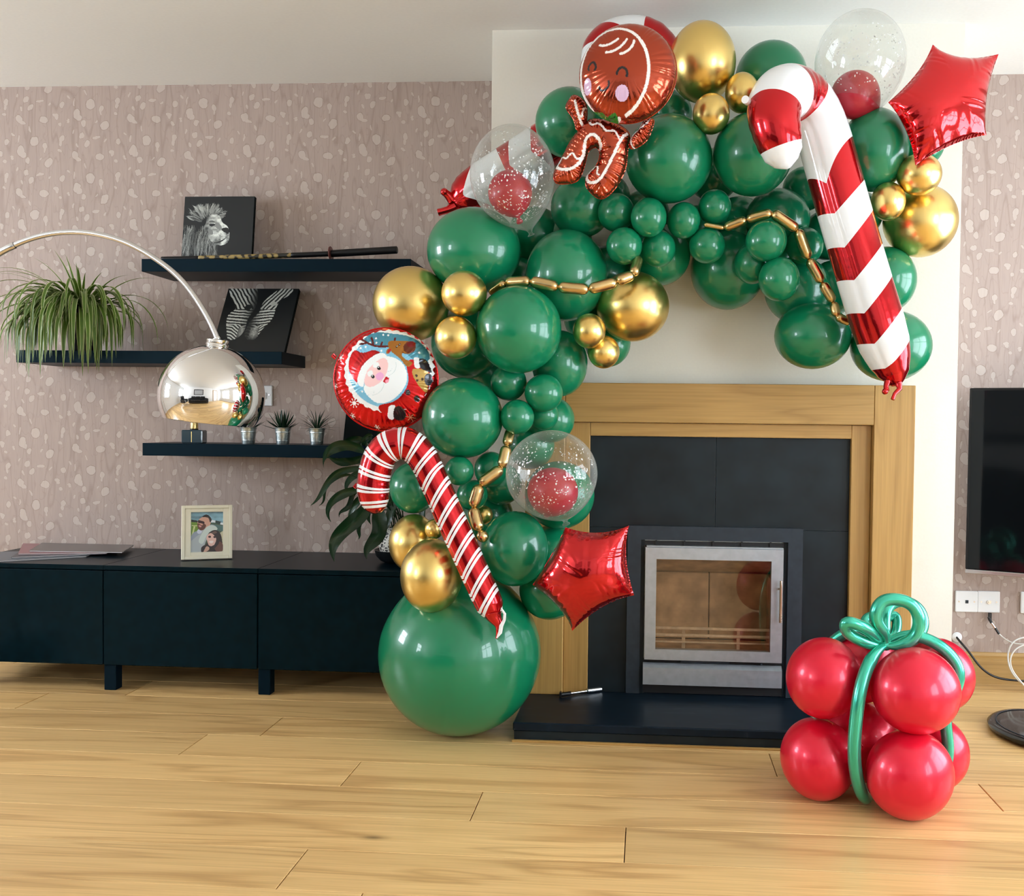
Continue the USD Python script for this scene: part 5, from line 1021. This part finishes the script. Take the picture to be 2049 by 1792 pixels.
LV = [([(735, 906), (712, 892), (685, 892), (660, 908), (645, 934)], 30, 3.60, 3.52), ([(738, 915), (716, 922), (694, 925), (672, 918), (655, 912)], 26, 3.66, 3.62), ([(735, 930), (712, 938), (680, 950), (648, 975), (629, 998), (626, 1014)], 19, 3.60, 3.54),
      ([(700, 950), (672, 960), (652, 980), (643, 995), (640, 1013)], 14, 3.62, 3.58), ([(735, 962), (708, 975), (682, 992), (664, 1012), (658, 1041)], 24, 3.62, 3.55), ([(728, 985), (706, 995), (690, 1012), (685, 1025), (682, 1038)], 16, 3.64, 3.60),
      ([(735, 1000), (722, 1025), (700, 1045), (682, 1075), (668, 1123)], 42, 3.60, 3.50), ([(765, 1010), (758, 1040), (752, 1070), (745, 1095), (733, 1118)], 42, 3.58, 3.50), ([(740, 1030), (726, 1045), (716, 1060), (716, 1072), (722, 1083)], 15, 3.62, 3.60),
      ([(752, 900), (742, 880), (736, 868), (730, 880), (728, 895)], 16, 3.66, 3.64), ([(760, 905), (762, 880), (770, 862), (780, 856), (790, 860)], 20, 3.68, 3.66), ([(735, 985), (718, 1005), (706, 1035), (700, 1060)], 20, 3.66, 3.66), ([(770, 960), (755, 985), (742, 1015), (738, 1045)], 26, 3.64, 3.60),
      ([(790, 960), (785, 1000), (776, 1040), (770, 1075)], 30, 3.66, 3.62), ([(820, 960), (840, 990), (850, 1030), (846, 1060)], 26, 3.68, 3.64), ([(745, 895), (722, 880), (700, 882), (688, 892)], 24, 3.72, 3.70), ([(748, 940), (720, 950), (700, 965), (690, 985)], 20, 3.70, 3.66)]
for pts, w, Ya, Yb in LV:
    pts = [(x + 5 * math.sin(i * 2.1 + w), y + 4 * math.cos(i * 1.7 + w)) for i, (x, y) in enumerate(pts)]; k = np.linspace(0, 1, len(pts)); P3 = np.array([at(x, y, Ya + (Yb - Ya) * q_) for (x, y), q_ in zip(pts, k)])
    m_, uv = leaf(P3, w * .0021, np.cross(P3[-1] - P3[0], [.25 * math.sin(w * 7.0), 1.0, .35]), .32, lambda q_: np.clip(1.75 * q_ ** .6 * (1 - q_) ** .85, .02, 1), 22, .35); part(lp, 'leaf', m_, 'lily_leaf', True, uv=uv)
    s0 = root + (g.random(3) - .5) * [.05, .05, 0]; ms = (s0 + P3[0]) / 2 + [0, -.02, .05]
    part(lp, 'stem', tube(spline(np.array([s0, ms, P3[0]]), 12)[0], .0022, 7), 'lily_leaf', True, uv=np.zeros((12 * 7 + 2, 2)) + .3)

# ------------------------------------------------------------------ small things on shelf, wall and cabinet
b0 = at(388.5, 886, 3.745); pf = thing('perfume_bottle', 'squat dark blue glass bottle with a gold cap below the lamp shade', 'bottle', (b0[0], 3.745, Z3))
part(pf, 'bottle', box(b0[0] - .0430, b0[0] + .0430, 3.722, 3.768, Z3, Z3 + .053, .004), 'perfume_glass', 30)
part(pf, 'collar', cyl((b0[0], 3.745, Z3 + .0525), (b0[0], 3.745, Z3 + .058), .016, 24), 'black_satin')
part(pf, 'cap', lathe([(0, .057), (.0148, .057), (.0152, .059), (.0152, .080), (.014, .082), (0, .082)], 32, (b0[0], 3.745, Z3)), 'brass', 40)
part(pf, 'label_line', box(b0[0] - .0015, b0[0] + .0015, 3.7214, 3.7219, Z3 + .004, Z3 + .047), 'brass', False)
def plate(lab, x0, y0, x1, y1, catg='switch'):
    a, b = at(x0, y0, D), at(x1, y1, D); c = (a + b) / 2; t = thing('wall_plate', lab, catg, (c[0], D, b[2]))
    part(t, 'face_plate', box(a[0], b[0], D - .009, D - .0005, b[2], a[2], .0025), 'white_plastic', 30); return t, a, b
t, a, b = plate('white switched wall plate half hidden behind the lamp shade', 503, 771, 546, 812)
x_ = at(531, 792, D); part(t, 'rocker', box(x_[0] - .008, x_[0] + .008, D - .013, D - .009, x_[2] - .014, x_[2] + .014, .0015), 'white_plastic', 30)
x_ = at(540, 790, D); part(t, 'screw', cyl((x_[0], D - .0085, x_[2]), (x_[0], D - .0105, x_[2]), .0035, 14), 'brushed_chrome')
t, a, b = plate('white blank telephone plate, left one of the joined pair below the television', 1911, 1181, 1954.6, 1224, 'socket')
zc = (a[2] + b[2]) / 2; w_ = b[0] - a[0]
for x_ in (a[0] + w_ * .16, b[0] - w_ * .16): part(t, 'screw', cyl((x_, D - .0085, zc), (x_, D - .0102, zc), .0035, 14), 'brushed_chrome')
part(t, 'outlet', box(a[0] + w_ * .44, a[0] + w_ * .58, D - .0098, D - .0088, zc - .007, zc + .006, .0004), 'stove_dark', False)
t, a, b = plate('white aerial socket plate, right one of the joined pair, with a lead plugged in', 1955.4, 1181.5, 1999, 1225, 'socket')
zc = (a[2] + b[2]) / 2; w_ = b[0] - a[0]
for x_ in (a[0] + w_ * .16, b[0] - w_ * .16): part(t, 'screw', cyl((x_, D - .0085, zc), (x_, D - .0102, zc), .0035, 14), 'brushed_chrome')
part(t, 'aerial_outlet', lathe([(0, 0), (.008, 0), (.008, .005), (.004, .005), (.004, .008), (0, .008)], 20).apply_transform(trimesh.transformations.rotation_matrix(math.pi / 2, (1, 0, 0))).apply_translation(((a[0] + b[0]) / 2, D - .009, zc)), 'brushed_chrome')
t, a, b = plate('white wall socket cut off by the right edge of the picture', 2041.5, 1183, 2085, 1227, 'socket')
zc = (a[2] + b[2]) / 2; part(t, 'rocker', box((a[0] + b[0]) / 2 - .012, (a[0] + b[0]) / 2 + .010, D - .012, D - .009, zc - .02, zc + .01, .0015), 'stove_dark', 30)
o_ = at(1914.5, 1274, D); ov = thing('cable_outlet', 'round white cable entry disc on the wall beside the chimney', 'cable outlet', (o_[0], D, o_[2]))
part(ov, 'disc', lathe([(0, .010), (.008, .010), (.016, .006), (.020, .002), (.020, 0), (0, 0)], 32).apply_transform(trimesh.transformations.rotation_matrix(math.pi / 2, (1, 0, 0))).apply_translation((o_[0], D - .0005, o_[2])), 'white_plastic', 40)
def cable(name, lab, pts, r, m_):
    p = spline(np.array([at(x, y, Y) if len((x, y, Y)) == 3 else 0 for x, y, Y in pts]), 60)[0]; return single(name, lab, 'cable', tube(p, r, 10), m_, True, loc=p[0])
cable('black_cable', 'black cable running from the round wall disc down over the skirting', [(1914, 1274, D - .006), (1921, 1283, 3.905), (1938, 1303, 3.88), (1962, 1334, 3.86), (1985, 1351, 3.85), (2018, 1359.5, 3.85), (2050, 1362, 3.85), (2090, 1366, 3.85)], .0042, 'cable_black')
wc = thing('white_cable', 'white aerial lead hanging from the right plate of the pair', 'cable', at(1977, 1228, D - .02))
pp = spline(np.array([at(1998, 1266, 3.90), at(2010, 1277, 3.89), at(2025, 1285, 3.88), at(2049, 1288, 3.87), at(2075, 1285, 3.86)]), 40)[0]
part(wc, 'lead', tube(pp, .0026, 10), 'cable_white', True); part(wc, 'plug', cat(box(*(lambda q_: (q_[0] - .006, q_[0] + .006, D - .022, D - .010, q_[2] - .028, q_[2] + .004))(at(1978, 1226, D)), .002), tube(np.array([at(1978, 1234, D - .016), at(1984, 1246, 3.91)]), .0055, 10)), 'cable_black', label='black plug of the lead')
part(wc, 'adapter', tube(np.array([at(1984, 1246, 3.91), at(1991, 1256, 3.905)]), .0045, 10), 'brushed_chrome'); part(wc, 'strain_relief', tube(np.array([at(1991, 1256, 3.905), at(1999, 1268, 3.90)]), .0048, 10), 'cable_black')
cable('white_cable', 'outer white looped cable at the right edge above the skirting', [(2080, 1270, 3.84), (2049, 1275, 3.84), (2029, 1283, 3.84), (2018, 1303, 3.84), (2019, 1330, 3.84), (2030, 1352, 3.83), (2050, 1370, 3.82), (2085, 1390, 3.80)], .0032, 'cable_white')
cable('white_cable', 'inner white looped cable at the right edge above the skirting', [(2085, 1275, 3.82), (2049, 1290, 3.82), (2031, 1300, 3.82), (2022, 1318, 3.82), (2026, 1340, 3.82), (2040, 1360, 3.81), (2060, 1382, 3.80), (2085, 1400, 3.78)], .0030, 'cable_white')

# television on a swivel bracket, its right end swung into the room
tl_, bl_ = at(1940.5, 776, 3.79), at(1931, 1146, 3.775); ya = math.radians(-25); ex = np.array([math.cos(ya), math.sin(ya), 0]); ez = tl_ - bl_; ez -= (ez @ ex) * ex; hT = np.linalg.norm(ez); ez /= hT; wT = 1.23
tv = thing('television', 'black flat television on the right wall, cut off by the picture edge', 'television', bl_)
part(tv, 'casing', slab_on(bl_ + ez * .016, ex, ez, wT, hT - .016, .035, .003), 'black_satin', 30)
n_ = np.cross(ex, ez); n_ = n_ if n_[1] < 0 else -n_
part(tv, 'screen', slab_on(bl_ + ez * .0185 + ex * .009 + n_ * .0008, ex, ez, wT - .018, hT - .028, .002, .0003), 'tv_screen', False)
part(tv, 'bottom_bezel', slab_on(bl_ + n_ * .002, ex, ez, wT, .0155, .03, .002), 'tv_bezel', 30, label='silver bottom bezel')
mc = bl_ + ex * wT / 2 + ez * hT / 2 - n_ * .036
part(tv, 'wall_bracket', cat(cyl(mc, (mc[0] + .05, D - .01, mc[2]), .02, 16), box(mc[0] - .05, mc[0] + .15, D - .012, D - .0005, mc[2] - .12, mc[2] + .12, .002)), 'black_satin')

# black oval stand on the floor at the right
bc = atz(2092, 1470, .0); bs = thing('oval_stand', 'glossy black oval base of a stand on the floor at the right edge', 'stand', (bc[0], bc[1], 0))
def oval(z, k): return [(bc[0] + .175 * k * math.cos(t_), bc[1] + .215 * k * math.sin(t_), z) for t_ in np.linspace(0, 2 * np.pi, 64, endpoint=False)]
lay = [oval(0, .86), oval(.004, .95), oval(.012, 1.0), oval(.02, 1.0), oval(.027, .96), oval(.030, .90), oval(.031, .02)]
part(bs, 'base', trimesh.Trimesh(np.vstack(lay), grid_faces(len(lay), 64, True), process=False), 'black_gloss', 40)
part(bs, 'inlay', trimesh.Trimesh(np.vstack([oval(.0312, .865), oval(.0318, .86), oval(.0318, .84), oval(.0312, .835)]), grid_faces(4, 64, True), process=False), 'stove_dark', True)
part(bs, 'column', cyl((bc[0] + .02, bc[1] + .02, .031), (bc[0] + .02, bc[1] + .02, .46), .022, 24), 'black_gloss')
part(bs, 'foot_block', box(bc[0] - .045, bc[0] + .05, bc[1] - .12, bc[1] - .045, .0305, .055, .006), 'stove_dark', 30)

# cream photo frame with a snapshot of a couple
BL, BR = atz(362.5, 1120.5, .4685), atz(465, 1117, .4685); ex = BR - BL; wF = np.linalg.norm(ex); ex /= wF; bk = np.array([-ex[1], ex[0], 0]); ez = np.array([0, 0, 1]) * math.cos(.20) + bk * math.sin(.20); hF = wF * 1.13
fr_ = thing('photo_frame', 'cream wooden photo frame with a snapshot of two people on the cabinet', 'photo frame', (BL + BR) / 2)
nF = np.cross(ex, ez); nF = nF if nF[1] < 0 else -nF
def fbar(u0, u1, v0, v1, d0_, d1_, b=.0015): return slab_on(BL + ex * u0 * wF + ez * v0 * hF + nF * d1_, ex, ez, (u1 - u0) * wF, (v1 - v0) * hF, d1_ - d0_, b)
gx0, gx1, gy0, gy1 = .185, .815, .135, .875
part(fr_, 'frame', cat(fbar(0, .07, 0, 1, 0, .016), fbar(.93, 1, 0, 1, 0, .016), fbar(.07, .93, 0, .06, 0, .016), fbar(.07, .93, .94, 1, 0, .016), fbar(.07, gx0, .06, .94, 0, .012, .001), fbar(gx1, .93, .06, .94, 0, .012, .001), fbar(gx0, gx1, .06, gy0, 0, .012, .001), fbar(gx0, gx1, gy1, .94, 0, .012, .001)), 'cream_frame', 30)
part(fr_, 'backing', fbar(.03, .97, .03, .97, -.003, 0), 'black_satin', False)
st_c = BL + ex * wF * .5 + ez * hF * .55; part(fr_, 'strut', trimesh.convex.convex_hull(np.array([st_c + ex * s_ * .02 - nF * d_ for s_ in (-1, 1) for d_ in (.003, .006)] + [np.r_[(BL + ex * wF * .5 + bk * .085 + ex * s_ * .025 + bk * d_)[:2], .4685] for s_ in (-1, 1) for d_ in (0, .004)])), 'black_satin', False)
def couple(uv):
    q = uv * [740, 930]; L_ = []
    def pol(p, sm=True): return Polygon(smooth_outline(np.array(p, float), 8) if sm else p).buffer(0)
    base = np.tile(np.array(lin(120, 160, 176)), (len(q), 1)); n = meshkit.fbm(np.c_[q / [220, 60], q[:, :1] * 0], 4, 8); base = base * (1 + 1.6 * (n - .5))[:, None] * np.interp(q[:, 1], [0, 300], [.75, 1.2])[:, None]
    A = lambda geo, c: L_.append((geo, lin(*c), 0))
    A(pol([(0, 190), (150, 195), (300, 240), (740, 260), (740, 930), (0, 930)], False), (70, 92, 74)); A(pol([(0, 225), (160, 235), (180, 700), (0, 700)], False), (112, 146, 52)); A(pol([(20, 300), (150, 305), (150, 325), (20, 320)], False), (206, 214, 150)); A(pol([(60, 330), (100, 330), (40, 560), (10, 560)], False), (204, 214, 150))
    A(pol([(0, 165), (130, 190), (160, 240), (0, 215)], False), (26, 36, 44)); A(pol([(440, 180), (560, 200), (560, 250), (430, 240)], False), (224, 232, 236)); A(pol([(560, 200), (690, 230), (680, 300), (560, 260)], False), (34, 60, 58)); A(pol([(680, 250), (740, 260), (740, 310), (670, 295)], False), (220, 228, 234)); A(pol([(440, 280), (740, 330), (740, 460), (450, 420)], False), (84, 118, 116))
    A(pol([(150, 420), (380, 330), (480, 300), (600, 390), (560, 450), (420, 560), (330, 720), (230, 930), (0, 930), (0, 640), (80, 560)]), (176, 186, 190)); A(pol([(350, 360), (470, 310), (610, 395), (430, 500), (330, 610), (250, 740), (200, 720), (240, 520)]), (204, 218, 212)); A(pol([(0, 600), (150, 440), (240, 470), (120, 570), (0, 650)]), (150, 162, 178)); A(pol([(170, 400), (230, 420), (240, 480), (150, 490)]), (200, 208, 226))
    A(pol([(160, 200), (230, 130), (330, 100), (430, 150), (450, 230), (430, 310), (370, 340), (300, 400), (210, 400), (155, 330)]), (206, 158, 138)); A(pol([(155, 260), (220, 290), (300, 330), (330, 350), (290, 410), (210, 420), (155, 350)]), (110, 66, 54)); A(pol([(255, 110), (300, 70), (390, 70), (450, 130), (470, 200), (440, 240), (410, 160), (340, 120)]), (44, 36, 36)); A(pol([(165, 190), (230, 200), (310, 240), (300, 270), (230, 260), (160, 240)]), (50, 26, 30)); A(pol([(175, 310), (240, 330), (230, 350), (180, 330)]), (214, 150, 150)); A(pol([(290, 270), (340, 300), (300, 380), (220, 400), (250, 330)]), (96, 58, 48))
    A(pol([(700, 470), (740, 450), (740, 930), (660, 930)]), (196, 190, 160)); A(pol([(390, 520), (480, 440), (590, 430), (680, 520), (720, 700), (700, 930), (240, 930), (260, 800), (360, 740), (370, 600)]), (46, 34, 38)); A(pol([(560, 720), (680, 700), (710, 930), (600, 930)]), (108, 70, 62)); A(pol([(365, 560), (430, 500), (520, 500), (570, 580), (570, 700), (500, 790), (430, 790), (380, 700)]), (232, 190, 178)); A(pol([(500, 500), (580, 470), (640, 560), (640, 740), (560, 840), (500, 900), (560, 720), (575, 590)]), (52, 40, 44))
    A(pol([(395, 575), (450, 560), (460, 590), (410, 600)]), (60, 40, 44)); A(pol([(520, 570), (570, 575), (565, 605), (520, 600)]), (60, 40, 44)); A(pol([(420, 690), (520, 690), (490, 730), (440, 725)]), (248, 232, 226)); A(pol([(300, 900), (380, 800), (420, 830), (330, 930), (290, 930)]), (206, 166, 146)); A(pol([(470, 500), (560, 450), (600, 480), (530, 510)]), (104, 82, 74))
    for geo, c, _ in L_: base[shapely.contains_xy(geo, q[:, 0], q[:, 1])] = c
    return np.clip(base, 0, 1)
picture(fr_, 'snapshot', 'photo_print', BL + ex * gx0 * wF + ez * gy0 * hF + nF * .007, ex, ez, (gx1 - gx0) * wF, (gy1 - gy0) * hF, couple, 110, 140)

# magazines on the left-hand cabinet
plain('cover_grey', (.10, .09, .085), .25); plain('cover_pink', (.30, .13, .14), .35); plain('cover_navy', (.02, .028, .045), .3); plain('cover_blue', (.07, .10, .13), .3); plain('paper_edge', (.70, .66, .64), .7)
def magazine(lab, c4, z, th_, cover):
    P4 = [atz(x, y, z) for x, y in c4]; c = np.mean(P4, 0); t = thing('magazine', lab, 'magazine', (c[0], c[1], z - th_))
    def pr(z0, z1, k): return trimesh.convex.convex_hull(np.array([np.r_[(c + (p - c) * k)[:2], zz] for p in P4 for zz in (z0, z1)]))
    part(t, 'pages', pr(z - th_ + .0006, z - .0006, .988), 'paper_edge', False); part(t, 'cover', cat(pr(z - .0006, z, 1), pr(z - th_, z - th_ + .0006, 1)), cover, False)
zt = .4682
magazine('long dark blue brochure lowest in the stack, reaching the left picture edge', [(-60, 1125), (173, 1112), (200, 1098), (-20, 1104)], zt + .0045, .0043, 'cover_blue')
magazine('dark navy brochure second from the bottom of the stack', [(22, 1114), (213, 1106), (236, 1093), (50, 1096)], zt + .0092, .0043, 'cover_navy')
magazine('pink covered magazine lying under the topmost grey one', [(36, 1107), (214, 1105.5), (236, 1090), (46, 1086.5)], zt + .0140, .0043, 'cover_pink')
magazine('grey covered magazine on top of the stack on the cabinet', [(58, 1101), (245, 1104), (268, 1089.5), (84, 1085.5)], zt + .0190, .0043, 'cover_grey')
